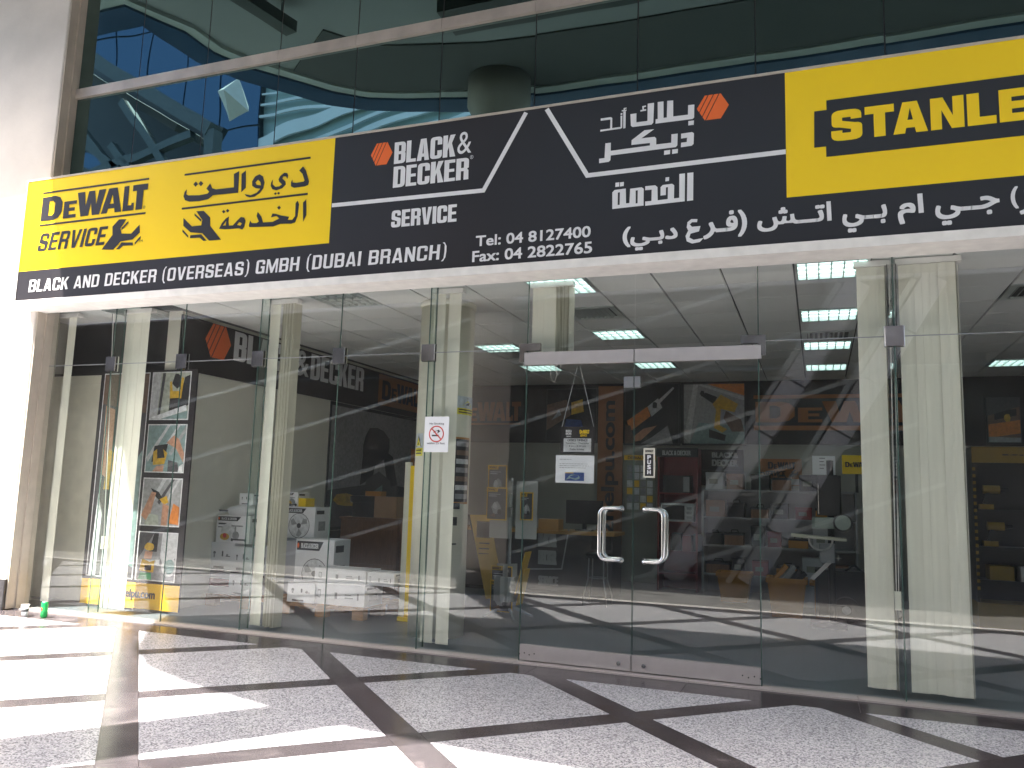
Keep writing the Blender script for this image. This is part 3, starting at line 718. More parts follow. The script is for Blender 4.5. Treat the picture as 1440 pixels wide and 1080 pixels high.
slabword('lettering', FS, a[0], b[0], a[1], b[1], M_BLK, sg)
for (p, q) in (((61, 272), (210, 251.5)), ((56, 317.5), (205, 299.5)), ((260, 246), (437, 222)), ((256, 293), (433, 273.5))):
    u, v = P2(*p), P2(*q); z = (u[1] + v[1]) / 2
    stroke('rule_line', [(u[0], z), (v[0], z)], .021, M_BLK, sg)
heavypx('letter', FS, SY, 'SERVICE', (52, 354), (153, 318), M_BLK, sg, s=.30, t=.16, gap=.16, shear=.20)
textpx('registered_mark', FS, SY, '\u00ae', (201, 294), (205, 289), M_BLK, sg)
textpx('trade_mark', FS, SY, 'TM', (195, 341), (201, 337), M_BLK, sg)
def wrench(x0, x1, z0, z1, flip):
    # jaw and handle with two parallel edge lines
    body = [(0, 0), (.36, .60), (.36, .78), (.62, 1), (.80, .98), (.56, .74), (.60, .56), (.78, .52), (1.0, .88), (.98, .60), (.82, .36), (.58, .34), (.30, 0)]
    l1 = [(.34, .04), (.44, .04), (.58, .24), (.78, .24), (.78, .31), (.54, .31)]
    l2 = [(.84, .26), (.98, .44), (.98, .52), (.82, .32)]
    l3 = [(.60, .80), (.80, .98), (.74, 1.0), (.57, .84)]
    out = []
    for pl in (body, l1, l2):
        out.append([(x0 + (1 - p[0] if flip else p[0]) * (x1 - x0), z0 + p[1] * (z1 - z0)) for p in pl])
    return out
AR = dict(
    dewalt='\uFE96\u0640\uFEDF\uFE8D\uFEED \uFEF1\uFEA9', service='\uFE94\uFEE3\uFEAA\uFEA8\uFEDF\uFE8D', black='\u0643\uFEFC\uFE91', and_='\uFEAA\uFEE7\uFE83',
    decker='\uFEAE\u0640\uFEDC\uFEF3\uFEA9', branch='(\uFEF2\u0640\uFE91\uFEA9 \u0639\uFEAE\u0640\uFED3)', tsh='\uFEB6\u0640\u0640\uFE97\uFE8D', bee='\uFEF2\u0640\u0640\uFE91', em='\u0645\uFE8D', jee='\uFEF2\u0640\u0640\uFE9F', zed='\uFEB0')
B1 = (.06, .05)
def hexagon(c0, c1, fr, mat, parent, P=P2, flip=False):
    a = P(*c0); b = P(*c1); w = b[0] - a[0]; h = b[1] - a[1]
    H = [(0, .5), (.25, 0), (.75, 0), (1, .5), (.75, 1), (.25, 1)]
    cuts = [0.0, .13, .16, .30, .33, .47, .50, 1.3]
    for k in range(0, 8, 2):
        # slanted stripes: keep points with s = x - .29*y within the cut range
        poly = [(p[0], p[1]) for p in H]
        def cl(poly, val, less):
            out = []
            f = lambda p: p[0] - .42 * (p[1] - .5)
            for i in range(len(poly)):
                p, q = poly[i], poly[(i + 1) % len(poly)]
                ip = f(p) <= val if less else f(p) >= val; iq = f(q) <= val if less else f(q) >= val
                if ip: out.append(p)
                if ip != iq:
                    t_ = (val - f(p)) / (f(q) - f(p)); out.append((p[0] + (q[0] - p[0]) * t_, p[1] + (q[1] - p[1]) * t_))
            return out
        poly = cl(poly, cuts[k] - (.2 if k == 0 else 0), False); poly = cl(poly, cuts[k + 1], True) if len(poly) > 2 else poly
        if len(poly) > 2: outline('hexagon_stripe', fr, [[(a[0] + p[0] * w, a[1] + p[1] * h) for p in poly]], mat, parent)
hexagon((521, 234), (553, 199), FS, M_ORG, sg)
hexagon((980, 171), (1025, 130), FS, M_ORG, sg)
IMP = (.16, .07)
heavypx('letter', FS, SY, 'BLACK', (554, 231), (641, 189), M_WHT, sg, s=.39, t=.15, gap=.08)
textpx('lettering', FS, SY, '&', (643, 217.5), (664, 184), M_WHT, sg)
heavypx('letter', FS, SY, 'DECKER', (552.5, 264.5), (660, 221.5), M_WHT, sg, s=.39, t=.15, gap=.08)
textpx('registered_mark', FS, SY, '\u00ae', (661, 224), (666, 218), M_WHT, sg)
heavypx('letter', FS, SY, 'SERVICE', (550, 320.5), (643, 287), M_WHT, sg, s=.38, t=.17, gap=.10)
stroke('white_line', [P2(467, 289), P2(680, 268), P2(740, 158.5)], .04, M_WHT, sg)
stroke('white_line', [P2(769, 153.5), P2(826, 247), P2(1105, 213.5)], .04, M_WHT, sg)
textpx('lettering', FS, SY, 'Tel: 04 8127400', (669, 347), (831, 317.5), M_WHT, sg, bold=(.07, .05))
textpx('lettering', FS, SY, 'Fax: 04 2822765', (664, 369), (833, 339.5), M_WHT, sg, bold=(.07, .05))
heavypx('letter', FS, SY, 'BLACK AND DECKER (OVERSEAS) GMBH (DUBAI BRANCH)', (40, 411), (629, 343), M_WHT, sg, s=.29, t=.15, gap=.20, shear=.06)
textpx('arabic_lettering', FS, SY, AR['tsh'], (1065, 327), (1169, 283), M_WHT, sg, bold=B1)
textpx('arabic_lettering', FS, SY, AR['bee'], (1185, 328), (1247, 287), M_WHT, sg, bold=B1)
textpx('arabic_lettering', FS, SY, AR['em'], (1263, 316), (1298, 272), M_WHT, sg, bold=B1)
textpx('arabic_lettering', FS, SY, AR['jee'], (1316, 318), (1405, 274), M_WHT, sg, bold=B1)
textpx('arabic_lettering', FS, SY, '(', (1422, 294), (1431, 262), M_WHT, sg, bold=B1)
textpx('arabic_lettering', FS, SY, AR['zed'], (1434, 302), (1462, 264), M_WHT, sg, bold=B1)
def trace(name, org, sc, polys, mat, d=DT, box=None):
    for pl in polys:
        shp = pl if isinstance(pl[0], list) else [pl]
        outline(name, FS, [[P2(org[0] + x / sc, org[1] + y / sc) for x, y in q] for q in shp], mat, sg, d)
ZA = ((830, 120), 5.685); ZB = ((870, 290), 4.645); ZC = ((250, 215), 7.2)
trace('arabic_letter', *ZA, [
 [(783, 160), (833, 155), (831, 258), (820, 270), (522, 308), (524, 272), (540, 270), (540, 135), (586, 130), (587, 262), (613, 258), (616, 125), (664, 122), (664, 250), (782, 236)],
 [(785, 287), (830, 282), (828, 317), (784, 322)], [(322, 232), (370, 225), (370, 297), (458, 286), (460, 148), (511, 141), (505, 300), (490, 316), (340, 335), (326, 325)],
 [(402, 200), (418, 197), (416, 168), (446, 162), (447, 173), (430, 176), (430, 194), (448, 191), (448, 204), (402, 211)],
 [(265, 210), (285, 207), (283, 343), (264, 347)], [(253, 201), (268, 198), (268, 183), (291, 179), (291, 187), (277, 190), (277, 197), (291, 195), (291, 204), (253, 210)],
 [(243, 245), (258, 243), (256, 340), (245, 348), (82, 371), (82, 357), (160, 346), (162, 275), (85, 285), (85, 267), (165, 255), (177, 262), (176, 343), (243, 334)], [(244, 225), (258, 222), (258, 236), (244, 239)],
 [(727, 388), (815, 375), (830, 385), (827, 470), (812, 484), (725, 497), (727, 460), (772, 454), (775, 420), (727, 427)],
 [(650, 393), (700, 387), (697, 480), (685, 495), (165, 562), (162, 600), (148, 613), (72, 624), (72, 588), (115, 582), (122, 465), (166, 460), (165, 525), (478, 482), (478, 462), (330, 478), (332, 440), (435, 360), (512, 352), (410, 425), (515, 413), (528, 425), (528, 474), (648, 460)],
 [(592, 524), (640, 517), (638, 551), (590, 558)], [(656, 515), (702, 509), (700, 543), (655, 550)],
 [(777, 702), (825, 697), (823, 920), (774, 926)],
 [(713, 710), (758, 705), (756, 928), (440, 964), (440, 930), (490, 925), (492, 835), (440, 840), (441, 808), (520, 800), (538, 815), (540, 920), (620, 910), (622, 815), (606, 817), (605, 878), (562, 883), (563, 815), (580, 798), (655, 788), (672, 800), (670, 905), (712, 900)],
 [(603, 738), (632, 734), (630, 765), (601, 769)],
 [[(177, 990), (427, 962), (428, 828), (412, 816), (320, 828), (314, 942), (287, 945), (285, 826), (195, 838), (177, 858)], [(364, 842), (381, 840), (379, 944), (364, 946)], [(222, 858), (238, 856), (236, 956), (220, 958)]],
 [(203, 780), (234, 776), (232, 810), (201, 814)], [(240, 777), (270, 773), (268, 806), (238, 810)]], M_WHT)
trace('arabic_letter', *ZC, [
 [(1270, 138), (1300, 180), (1330, 290), (1322, 325), (1290, 340), (1180, 355), (1148, 340), (1148, 300), (1162, 270), (1165, 300), (1200, 305), (1275, 293), (1285, 280), (1265, 215), (1232, 180)],
 [(965, 270), (962, 320), (990, 345), (1030, 340), (1058, 320), (1030, 295), (1022, 270), (1040, 235), (1080, 203), (1110, 205), (1120, 230), (1112, 265), (1098, 240), (1070, 240), (1062, 262), (1092, 290), (1096, 320), (1060, 360), (1000, 380), (960, 370), (942, 335), (948, 300)],
 [(990, 400), (1005, 412), (990, 428), (975, 415)], [(1023, 396), (1038, 408), (1023, 424), (1008, 411)],
 [[(830, 218), (865, 240), (880, 300), (868, 360), (830, 410), (780, 445), (730, 452), (695, 440), (678, 418), (740, 430), (800, 405), (838, 365), (790, 358), (755, 335), (755, 290), (785, 240)], [(815, 272), (838, 295), (845, 330), (800, 325), (790, 300)]],
 [(692, 178), (690, 355), (645, 400), (648, 215)],
 [(625, 185), (612, 405), (360, 430), (310, 470), (220, 490), (120, 495), (75, 480), (60, 440), (72, 395), (95, 370), (88, 420), (110, 432), (220, 430), (300, 415), (320, 395), (292, 362), (330, 310), (350, 360), (390, 370), (570, 350), (570, 215)],
 [(185, 290), (208, 318), (182, 345), (160, 318)], [(235, 285), (262, 310), (236, 340), (212, 312)],
 [(1303, 470), (1303, 630), (1270, 700), (1270, 505)],
 [(1215, 485), (1230, 520), (1215, 640), (1190, 705), (1150, 718), (1090, 718), (1040, 720), (970, 745), (790, 752), (725, 752), (722, 730), (735, 685), (750, 712), (800, 712), (822, 695), (800, 640), (812, 598), (850, 650), (865, 705), (960, 700), (1030, 665), (1000, 640), (945, 655), (960, 615), (1000, 620), (1050, 635), (1130, 648), (1115, 680), (1160, 680), (1190, 640), (1195, 510)],
 [(1028, 535), (1045, 555), (1028, 578), (1008, 556)],
 [[(520, 645), (515, 700), (520, 738), (560, 735), (600, 690), (640, 650), (675, 655), (688, 690), (675, 750), (655, 778), (620, 765), (560, 770), (480, 775), (420, 770), (450, 710), (490, 665)], [(492, 692), (488, 735), (458, 738)], [(625, 702), (652, 715), (635, 738), (602, 730)]],
 [(467, 578), (485, 596), (467, 614), (449, 596)], [(505, 568), (525, 585), (507, 605), (489, 587)]], M_BLK)
SPN = [[(190, 592), (265, 588), (330, 655), (330, 740), (440, 880), (320, 890), (250, 815), (130, 805), (58, 740), (60, 660), (145, 745), (240, 735), (250, 680)], [(172, 612), (240, 675), (240, 700), (172, 635)], [(50, 775), (108, 838), (108, 862), (50, 800)], [(128, 835), (240, 825), (295, 890), (262, 893), (225, 860), (125, 865)]]
trace('spanner_mark', *ZC, SPN, M_BLK)
trace('spanner_mark', (0, 0), 1, [[(143 + (440 - x) / 390 * 55, 353 - (893 - y) / 305 * 42 - (440 - x) / 390 * 5) for x, y in q] for q in SPN], M_BLK)
trace('arabic_letter', *ZB, [[(515, 85), (512, 105), (480, 105), (465, 120), (480, 135), (535, 130), (525, 165), (470, 180), (462, 205), (490, 220), (555, 208), (530, 235), (480, 245), (445, 230), (437, 195), (455, 160), (445, 140), (450, 105), (475, 85)]], M_WHT)
textpx('arabic_lettering', FS, SY, '(\uFEF2\u0640\uFE91\uFEA9', (875.4, 354), (953, 313), M_WHT, sg, bold=B1)
textpx('arabic_lettering', FS, SY, '\uFEAE\u0640\uFED3)', (989, 337), (1050.5, 294), M_WHT, sg, bold=B1)
a = P2(1162, 221); b = P2(1162, 141.5); c = P2(1145, 208); d_ = P2(1145, 157); xr = P2(1520, 150)[0]
outline('black_badge', FS, [[(a[0], a[1]), (xr, a[1]), (xr, c[1]), (xr + .12, c[1]), (xr + .12, d_[1]), (xr, d_[1]), (xr, b[1]), (b[0], b[1]), (b[0], d_[1]), (d_[0], d_[1]), (c[0], c[1]), (a[0], c[1])]], M_BLK, sg, d=.003)
zb = P2(1169, 200)[1]; zt = P2(1230, 149.5)[1]; xa = P2(1169, 190)[0]; xe = P2(1500, 150)[0]
heavyword('letter', FS, 'STANLEY', xa, xe, zb, zt, M_YEL, sg, s=.36, t=.25, gap=.09, d=.006)

# ================================================================== INSIDE THE SHOP
def local_boxpx(y, tl, br):
    a = WY(tl[0], tl[1], y); b = WY(br[0], br[1], y); return min(a.x, b.x), max(a.x, b.x), min(a.z, b.z), max(a.z, b.z)
# ---- gathered vertical blinds
def slat(parent, x, y, z0, z1, ang, w=.127, th=.0016, mat=None, curl=.10, lean=0.0):
    c, s_ = math.cos(ang), math.sin(ang); pts = []
    for k in range(5):
        t_ = k / 4 - .5; u = t_ * w; v = curl * w * (.25 - t_ * t_) * 1.0
        pts.append((u * c - v * s_, u * s_ + v * c))
    mb = MB(); vs = []
    for z, dx in ((z0, lean), (z1, 0)):
        for p in pts: vs.append((x + p[0] + dx, y + p[1], z))
        for p in pts: vs.append((x + p[0] + dx + th * s_, y + p[1] + th * c, z))
    fs = []
    for k in range(4): fs += [(k, k + 1, 11 + k - 0, 10 + k), (5 + k, 15 + k, 16 + k, 6 + k)]
    fs += [(0, 10, 15, 5), (4, 9, 19, 14), tuple(range(5)) + (9, 8, 7, 6, 5), (10, 11, 12, 13, 14, 19, 18, 17, 16, 15)]
    mb.add(vs, fs); return mesh_obj('slat', mb, mat or M_BLIND, parent)
def blind(label, x0, x1, y, z0, z1, faces, pleats, pleat_side=1):
    """faces: wide slats hanging nearly flat; pleats: slats folded edge-on beside them"""
    t = thing('vertical_blind', label, 'blind', ((x0 + x1) / 2, y, z0), 'gathered vertical blinds behind the glass')
    W = x1 - x0; pwid = min(.16, .0125 * pleats)
    fx0, fx1 = (x0, x1 - pwid) if pleat_side > 0 else (x0 + pwid, x1)
    if faces:
        for k in range(faces):
            xx = fx0 + .0635 + (fx1 - fx0 - .127) * (k / max(1, faces - 1) if faces > 1 else .5)
            slat(t, xx, y - .004 * k, z0 + random.uniform(0, .006), z1, rad(random.uniform(-5, 3)), lean=random.uniform(-.006, .006))
    for k in range(pleats):
        xx = (fx1 + .008 + k * .0125) if pleat_side > 0 else (x0 + .006 + k * .0125)
        slat(t, xx, y + .03 + random.uniform(-.006, .006), z0 + random.uniform(-.01, .012), z1, rad(random.uniform(72, 88)), .10, mat=M_BLIND if k % 3 else M_BLIND2, lean=random.uniform(-.008, .008))
    mesh_obj('head_rail', MB().box(x0 - .02, x1 + .02, y - .02, y + .06, z1 + .004, z1 + .05), M_TRIM, t)
    mesh_obj('bottom_chain', MB().tube([(fx0 + .02, y + .004, z0 + .02), ((fx0 + fx1) / 2, y + .02, z0 + .008), (fx1 - .02, y + .004, z0 + .02)], .002, 5), M_TRIM, t)
    return t
BYY = .16
def bpx(l, r, ypx, y=BYY): return WY(l, ypx, y).x, WY(r, ypx, y).x
Z1 = CEIL_Z - .06
a, b = bpx(76, 111, 430); blind('narrow pale blind right beside the sunlit pillar', a, b, BYY, .06, Z1, 2, 0)
a, b = bpx(180, 214, 430); blind('wide bright white blind left of the poster board', a, b, BYY, .06, Z1, 3, 0)
a, b = bpx(378, 418, 425); blind('pleated blind stack right of the white cartons', a, b, BYY, .04, Z1, 1, 13)
a, b = bpx(612, 650, 400); blind('narrow blind hanging in front of the round column', a, b, BYY, .04, Z1, 2, 0)
a, b = bpx(750, 804, 400); blind('short bundled blind above the left door leaf', a, b, BYY, 2.74, Z1, 2, 11)
a, b = bpx(1205, 1249, 420); blind('blind stack just left of the hanging cords', a, b, BYY, .05, Z1, 3, 2)
a, b = bpx(1264, 1350, 420); blind('widest blind stack right of the hanging cords', a, b, BYY, .05, Z1, 6, 2)
# loose cord loops hanging under the short blind
t = thing('cord_loops', 'thin pale cord loops dangling below the door header', 'cord', (-2.2, .2, 2.5))
m = MB()
for px, pw_, yb in ((779, 5, 538), (785, 4, 528), (740, 4, 524)):
    a = WY(px - pw_, 495, .2); c = WY(px, yb, .2); d = WY(px + pw_, 495, .2); a.z = d.z = 2.75
    m.tube([a, (a.x * .9 + c.x * .1, .2, (a.z + c.z) / 2), (a.x * .7 + c.x * .3, .2, c.z + .04), c, (d.x * .7 + c.x * .3, .2, c.z + .04), (d.x * .9 + c.x * .1, .2, (d.z + c.z) / 2), d], .0025, 5)
mesh_obj('cord_strand', m, M_TRIM, t)
def cords(lbl, px_top, px_bot, yt, yb, y, n, wt, group):
    a = WY(px_top, yt, y); b = WY(px_bot, yb, y)
    t = thing('blind_cord', lbl, 'cord', (b.x, y, b.z), group)
    for k in range(n):
        o = (k - (n - 1) / 2) * .016
        mesh_obj('strand', MB().tube([(a.x + o, y, min(a.z, Z1)), (a.x + o * .8 + (b.x - a.x) * .5, y + .005 * (k % 2), (a.z + b.z) / 2), (b.x + o * .5, y, b.z + .12)], .0035, 6), M_CORD if k % 2 == 0 else M_TRIM, t)
    mesh_obj('weight', MB().box(b.x - .022, b.x + .022, y - .012, y + .012, b.z, b.z + .14, 0, .004), M_BLIND, t)
cords('black and white blind cords between the two right blinds', 1253, 1263, 366, 858, .10, 5, 1, 'cords of the vertical blinds')
cords('thin blind cord hanging left of the wide white blind', 160, 144, 430, 772, .10, 2, 1, 'cords of the vertical blinds')
# ---- round column inside
ICX, ICY, ICR = -3.66, .82, .285
t = thing('round_column', 'round cream column behind the glass with stickers on it', 'column', (ICX, ICY, 0))
mesh_obj('shaft', MB().lathe([(ICR, .004), (ICR, 3.36)], ICX, ICY, 40), M_COLM, t, True)
mesh_obj('collar', MB().lathe([(ICR + .012, 3.361), (ICR + .012, 3.415)], ICX, ICY, 40), M_COLM, t, True)
def col_ang(px, py):
    d = _ray(px, py); dx, dy = d.x, d.y; ox, oy = CAM.x - ICX, CAM.y - ICY; r = ICR + .002
    A = dx * dx + dy * dy; Bq = 2 * (ox * dx + oy * dy); Cq = ox * ox + oy * oy - r * r; D = max(0, Bq * Bq - 4 * A * Cq)
    k = (-Bq - math.sqrt(D)) / (2 * A); p = CAM + d * k; return math.atan2(p.y - ICY, p.x - ICX), p.z
def wrap(name, a0, a1, z0, z1, mat, parent, lift=.003):
    n = 6; vs = []; 
    for k in range(n + 1):
        a = a0 + (a1 - a0) * k / n
        for z in (z0, z1): vs.append((ICX + (ICR + lift) * math.cos(a), ICY + (ICR + lift) * math.sin(a), z))
    return mesh_obj(name, MB().add(vs, [(2 * k, 2 * k + 2, 2 * k + 3, 2 * k + 1) for k in range(n)]), mat, parent)
M_SYEL = flat('sticker_yellow', (.75, .68, .03)); M_PALE = flat('pale_blue', (.52, .58, .62)); M_INK = flat('black', (.015, .015, .018)); M_GREYI = flat('grey', (.25, .25, .26)); M_LG = flat('light_grey', (.55, .56, .57))
def warn(lbl, tl, br):
    a0, zt = col_ang(*tl); a1, zb = col_ang(*br)
    t = thing('warning_sticker', lbl, 'sticker', (ICX, ICY, zb), 'warning stickers on the round column')
    zm = zb + (zt - zb) * .36
    wrap('backing', a0, a1, zm, zt, M_PALE, t); wrap('text_band', a0, a1, zb, zm - .002, M_SYEL, t)
    am = (a0 + a1) / 2; w = (a1 - a0) * .36; zc0 = zm + .01; zc1 = zt - .012
    vs = []
    def cp(a, z, l): return (ICX + (ICR + l) * math.cos(a), ICY + (ICR + l) * math.sin(a), z)
    mesh_obj('black_triangle', MB().add([cp(am - w, zc0, .005), cp(am + w, zc0, .005), cp(am, zc1, .005)], [(0, 1, 2)]), M_INK, t)
    mesh_obj('yellow_triangle', MB().add([cp(am - w * .7, zc0 + .012, .0062), cp(am + w * .7, zc0 + .012, .0062), cp(am, zc1 - .028, .0062)], [(0, 1, 2)]), M_SYEL, t)
    mesh_obj('hand_mark', MB().add([cp(am - w * .35, zc0 + .02, .0072), cp(am + w * .1, zc0 + .02, .0072), cp(am + w * .3, zc0 + .05, .0072), cp(am + w * .05, zc0 + .045, .0072)], [(0, 1, 2, 3)]), M_INK, t)
    for q in range(2):
        zz = zb + (zm - zb) * (.25 + .38 * q); wrap('print_line', a0 + (a1 - a0) * .12, a1 - (a1 - a0) * .12, zz, zz + .012, M_INK, t, .0046)
warn('yellow hand warning sticker on the right side of the round column', (641, 556), (664, 586))
warn('yellow warning sticker on the left edge of the round column', (586, 610), (594, 641))
a0, zt = col_ang(641, 617); a1, zb = col_ang(656, 706)
t = thing('tool_chart', 'narrow framed chart of small pictures on the round column', 'poster', (ICX, ICY, zb))
wrap('frame', a0 - .03, a1 + .05, zb - .02, zt + .02, M_CRATE, t, .003); wrap('sheet', a0, a1 + .02, zb, zt, M_INK, t, .0045)
for k in range(7):
    z = zt - (k + .85) * (zt - zb) / 7.2
    wrap('picture', a0 + .04, a1 - .03, z, z + .05, (M_GREYI, flat('brown', (.16, .10, .07)), M_LG)[k % 3], t, .006)
t = thing('wall_switches', 'three small dark switch plates low on the round column', 'switch plates', (ICX, ICY, 1.1))
for tl, br in (((637, 707), (646, 716)), ((635, 727), (642, 739)), ((634, 764), (641, 766))):
    p, z1_ = col_ang(*tl); q, z0_ = col_ang(*br); wrap('plate', p, q, z0_, z1_, M_BLKP, t, .006)

# ---- pictures helper : colour polygons in a unit square laid on a frame
CO = {'k': flat('black', (.015, .015, .018)), 'g': flat('grey', 0), 'l': flat('light_grey', 0), 'w': flat('white', (.72, .73, .74)), 'y': flat('tool_yellow', (.62, .38, .03)), 's': flat('skin', (.50, .26, .16)),
      't': flat('teal_grey', (.22, .32, .31)), 'd': flat('dark_grey', (.07, .07, .075)), 'b': flat('blue', (.03, .07, .25)), 'r': flat('red', (.55, .04, .03)), 'n': flat('green', (.05, .30, .12)),
      'o': flat('orange', (.65, .22, .04)), 'B': flat('brown', 0), 'm': flat('mid_grey', (.34, .35, .35)), 'p': flat('pale_green_grey', (.42, .45, .38))}
def picture(fr, rect, bg, shapes, parent, frame='w', name='photograph'):
    u0, u1, v0, v1 = rect; keys = []
    def K(c):
        if c not in keys: keys.append(c)
        return keys.index(c)
    P = []
    if frame: P.append((K(frame), rectp(u0 - .012, u1 + .012, v0 - .012, v1 + .012)))
    P.append((K(bg), rectp(u0, u1, v0, v1)))
    for c, pts in shapes: P.append((K(c), [(u0 + min(1, max(0, x)) * (u1 - u0), v0 + min(1, max(0, y)) * (v1 - v0)) for x, y in pts]))
    return poly_obj(name, fr, P, [CO[k] for k in keys], parent)
def blob(cx, cy, rx, ry, n=9, j=.15, s0=0):
    rr = random.Random(s0); return [(cx + rx * (1 + rr.uniform(-j, j)) * math.cos(2 * math.pi * k / n), cy + ry * (1 + rr.uniform(-j, j)) * math.sin(2 * math.pi * k / n)) for k in range(n)]
PH1 = [('l', [(0, 0), (.18, 0), (.22, 1), (0, 1)]), ('d', [(.2, 0), (.26, 0), (.34, 1), (.26, 1)]), ('p', [(.36, .3), (.9, .3), (.95, 1), (.40, 1)]), ('k', [(.62, .1), (1, .3), (1, .95), (.86, .9), (.78, .5)]),
       ('y', [(.5, .42), (.8, .44), (.84, .88), (.78, .9), (.74, .6), (.56, .6), (.52, .82), (.47, .8)]), ('k', blob(.66, .82, .12, .16, 9, .2, 1)), ('k', [(.5, .12), (.72, .16), (.76, .45), (.5, .44)]), ('w', [(0, .02), (.95, .3), (.98, .18), (.3, -.0)]), ('t', [(.3, 0), (1, 0), (1, .17)])]
PH2 = [('l', [(.0, .3), (.5, 1), (.58, 1), (.05, .2)]), ('l', [(.3, .3), (.78, 1), (.84, 1), (.34, .22)]), ('m', [(.6, .4), (1, 1), (1, .85), (.66, .34)]), ('k', [(.15, .2), (.5, .3), (.56, .6), (.2, .55)]), ('y', [(.2, .14), (.5, .16), (.56, .4), (.44, .48), (.5, .3), (.3, .28), (.28, .48), (.18, .42)]),
       ('s', [(.52, .62), (.7, .78), (.84, .7), (1, .4), (1, .2), (.78, .5)]), ('s', [(.2, 0), (.48, 0), (.5, .14), (.3, .12)]), ('d', [(.6, .0), (.9, .0), (.85, .2), (.6, .25)]), ('w', [(.88, 0), (1, 0), (1, .18), (.9, .12)])]
PH3 = [('l', [(.05, .2), (.5, 1), (.6, 1), (.1, .15)]), ('d', [(.4, .5), (.75, 1), (.82, 1), (.46, .44)]), ('l', [(.55, .4), (.9, 1), (.96, 1), (.6, .38)]), ('k', [(.2, .8), (.42, .72), (.6, .5), (.5, .5), (.34, .62)]), ('y', [(.46, .56), (.64, .64), (.7, .5), (.58, .44)]), ('y', [(.55, .25), (.68, .25), (.66, .36), (.56, .36)]),
       ('s', [(0, .2), (.2, .05), (.36, .7), (.24, .72)]), ('s', [(.55, 0), (.7, 0), (.72, .42), (.56, .48)]), ('o', [(.74, .05), (1, .02), (1, .4), (.84, .48)]), ('p', [(.1, 0), (.5, 0), (.46, .22), (.22, .24)])]
PH4 = [('d', [(0, .4), (.4, 1), (0, 1)]), ('k', [(.3, .6), (.5, .6), (.52, 1), (.4, 1)]), ('l', [(.7, .3), (1, .5), (1, 1), (.62, 1), (.6, .5)]), ('y', blob(.3, .70, .13, .09, 9, .08, 3)), ('s', [(.18, .44), (.38, .44), (.40, .6), (.2, .6)]), ('n', [(.06, 0), (.42, 0), (.40, .14), (.12, .16)]),
       ('w', [(.1, .3), (.6, .34), (.6, .44), (.1, .42)]), ('y', [(.08, .18), (.46, .16), (.48, .42), (.34, .38), (.14, .44)]), ('k', [(.22, .2), (.4, .2), (.4, .32), (.22, .3)]), ('l', blob(.86, .3, .2, .22, 10, .05, 5)), ('t', blob(.87, .3, .14, .16, 10, .05, 5))]
YB1 = .45; F1 = FY(YB1)
x0 = WY(128, 680, YB1).x; x1 = -6.615; zt = WY(270, 519, YB1).z; zb = .03; zy = WY(248, 824, YB1).z
t = thing('poster_board', 'tall black board of five tool photographs with a yellow web address strip', 'poster board', ((x0 + x1) / 2, YB1, zb))
bx('board', x0, x1, YB1 + .001, YB1 + .02, zb, zt, M_BLK, t)
poly_obj('yellow_strip', F1, [(0, rectp(x0 + .002, x1 - .002, zb + .002, zy))], [plain('strip_yellow', (.78, .46, .03), .45)], t, .001)
def R1(tl, br):
    q = local_boxpx(YB1, tl, br); return q
rs = [R1((218, 525), (265, 589)), R1((211, 598), (258, 664)), R1((203, 673), (250, 740)), R1((195, 748), (243, 818))]
xr0 = sum(r[0] for r in rs) / 4; xr1 = sum(r[1] for r in rs) / 4
for r, ph, bgc in zip(rs, (PH1, PH2, PH3, PH4), 'ptmg'):
    picture(F1, (xr0, min(xr1, x1 - .03), r[2], r[3]), bgc, ph, t)
xl0 = x0 + .07
picture(F1, (xl0, xr0 - .06, rs[3][2], rs[0][3]), 'd', [('B', [(0, .85), (1, .8), (1, 1), (0, 1)]), ('s', [(.1, .5), (.32, .46), (.3, .82), (.08, .84)]), ('y', [(.2, .42), (.42, .42), (.4, .6), (.24, .62)]), ('l', [(.3, 0), (.55, 0), (.46, .55), (.34, .5)]), ('t', [(.6, .1), (1, .05), (1, .62), (.7, .5)]), ('l', [(.05, .0), (.2, 0), (.22, .3), (.1, .4)]), ('m', [(.75, .1), (.9, .1), (.85, .8), (.72, .8)])], t)
a = WY(164, 845, YB1); b = WY(219, 829, YB1)
text('lettering', F1, '2helpu.com', a.x, b.x, zb + .09, zy - .07, M_BLK, t, bold=(.10, .04), d=.003)
t = thing('cream_panel', 'plain cream display panel left of the poster board', 'panel', (-8.2, .6, 0))
q = WY(93, 640, .6).x
bx('sheet', q - .35, x0 - .01, .56, .58, .03, 2.72, plain('cream_board', (.72, .69, .56), .6), t); bx('top_rail', q - .36, x0 - .01, .55, .59, 2.722, 2.75, M_BLKP, t)

# ---- left wall banner and mural
FL = FX(ROOM_X0 + .022)
t = thing('wall_banner', 'dark banner with large white and orange lettering along the left wall', 'banner', (ROOM_X0, 2, 2.76))
bx('board', ROOM_X0 + .002, ROOM_X0 + .022, .48, ROOM_Y1 - .01, 2.76, 3.405, M_BLK, t)
ya = WX(330, 475, ROOM_X0 + .022).y; yb = WX(512, 520, ROOM_X0 + .022).y
heavyword('letter', FL, 'BLACK', ya, ya + (yb - ya) * .40, 3.01, 3.385, M_WHT, t, s=.39, t=.15, gap=.08)
text('lettering', FL, '&', ya + (yb - ya) * .415, ya + (yb - ya) * .515, 3.02, 3.385, M_WHT, t, bold=(.03, .02))
heavyword('letter', FL, 'DECKER', ya + (yb - ya) * .53, yb, 3.01, 3.385, M_WHT, t, s=.39, t=.15, gap=.08)
yh = WX(289, 470, ROOM_X0 + .022).y; 
hexagon((0, 0), (1, 1), FL, M_ORG, t, P=lambda a, b: (yh + a * (ya - .06 - yh), 2.98 + b * .42))
yd = WX(533, 530, ROOM_X0 + .022).y
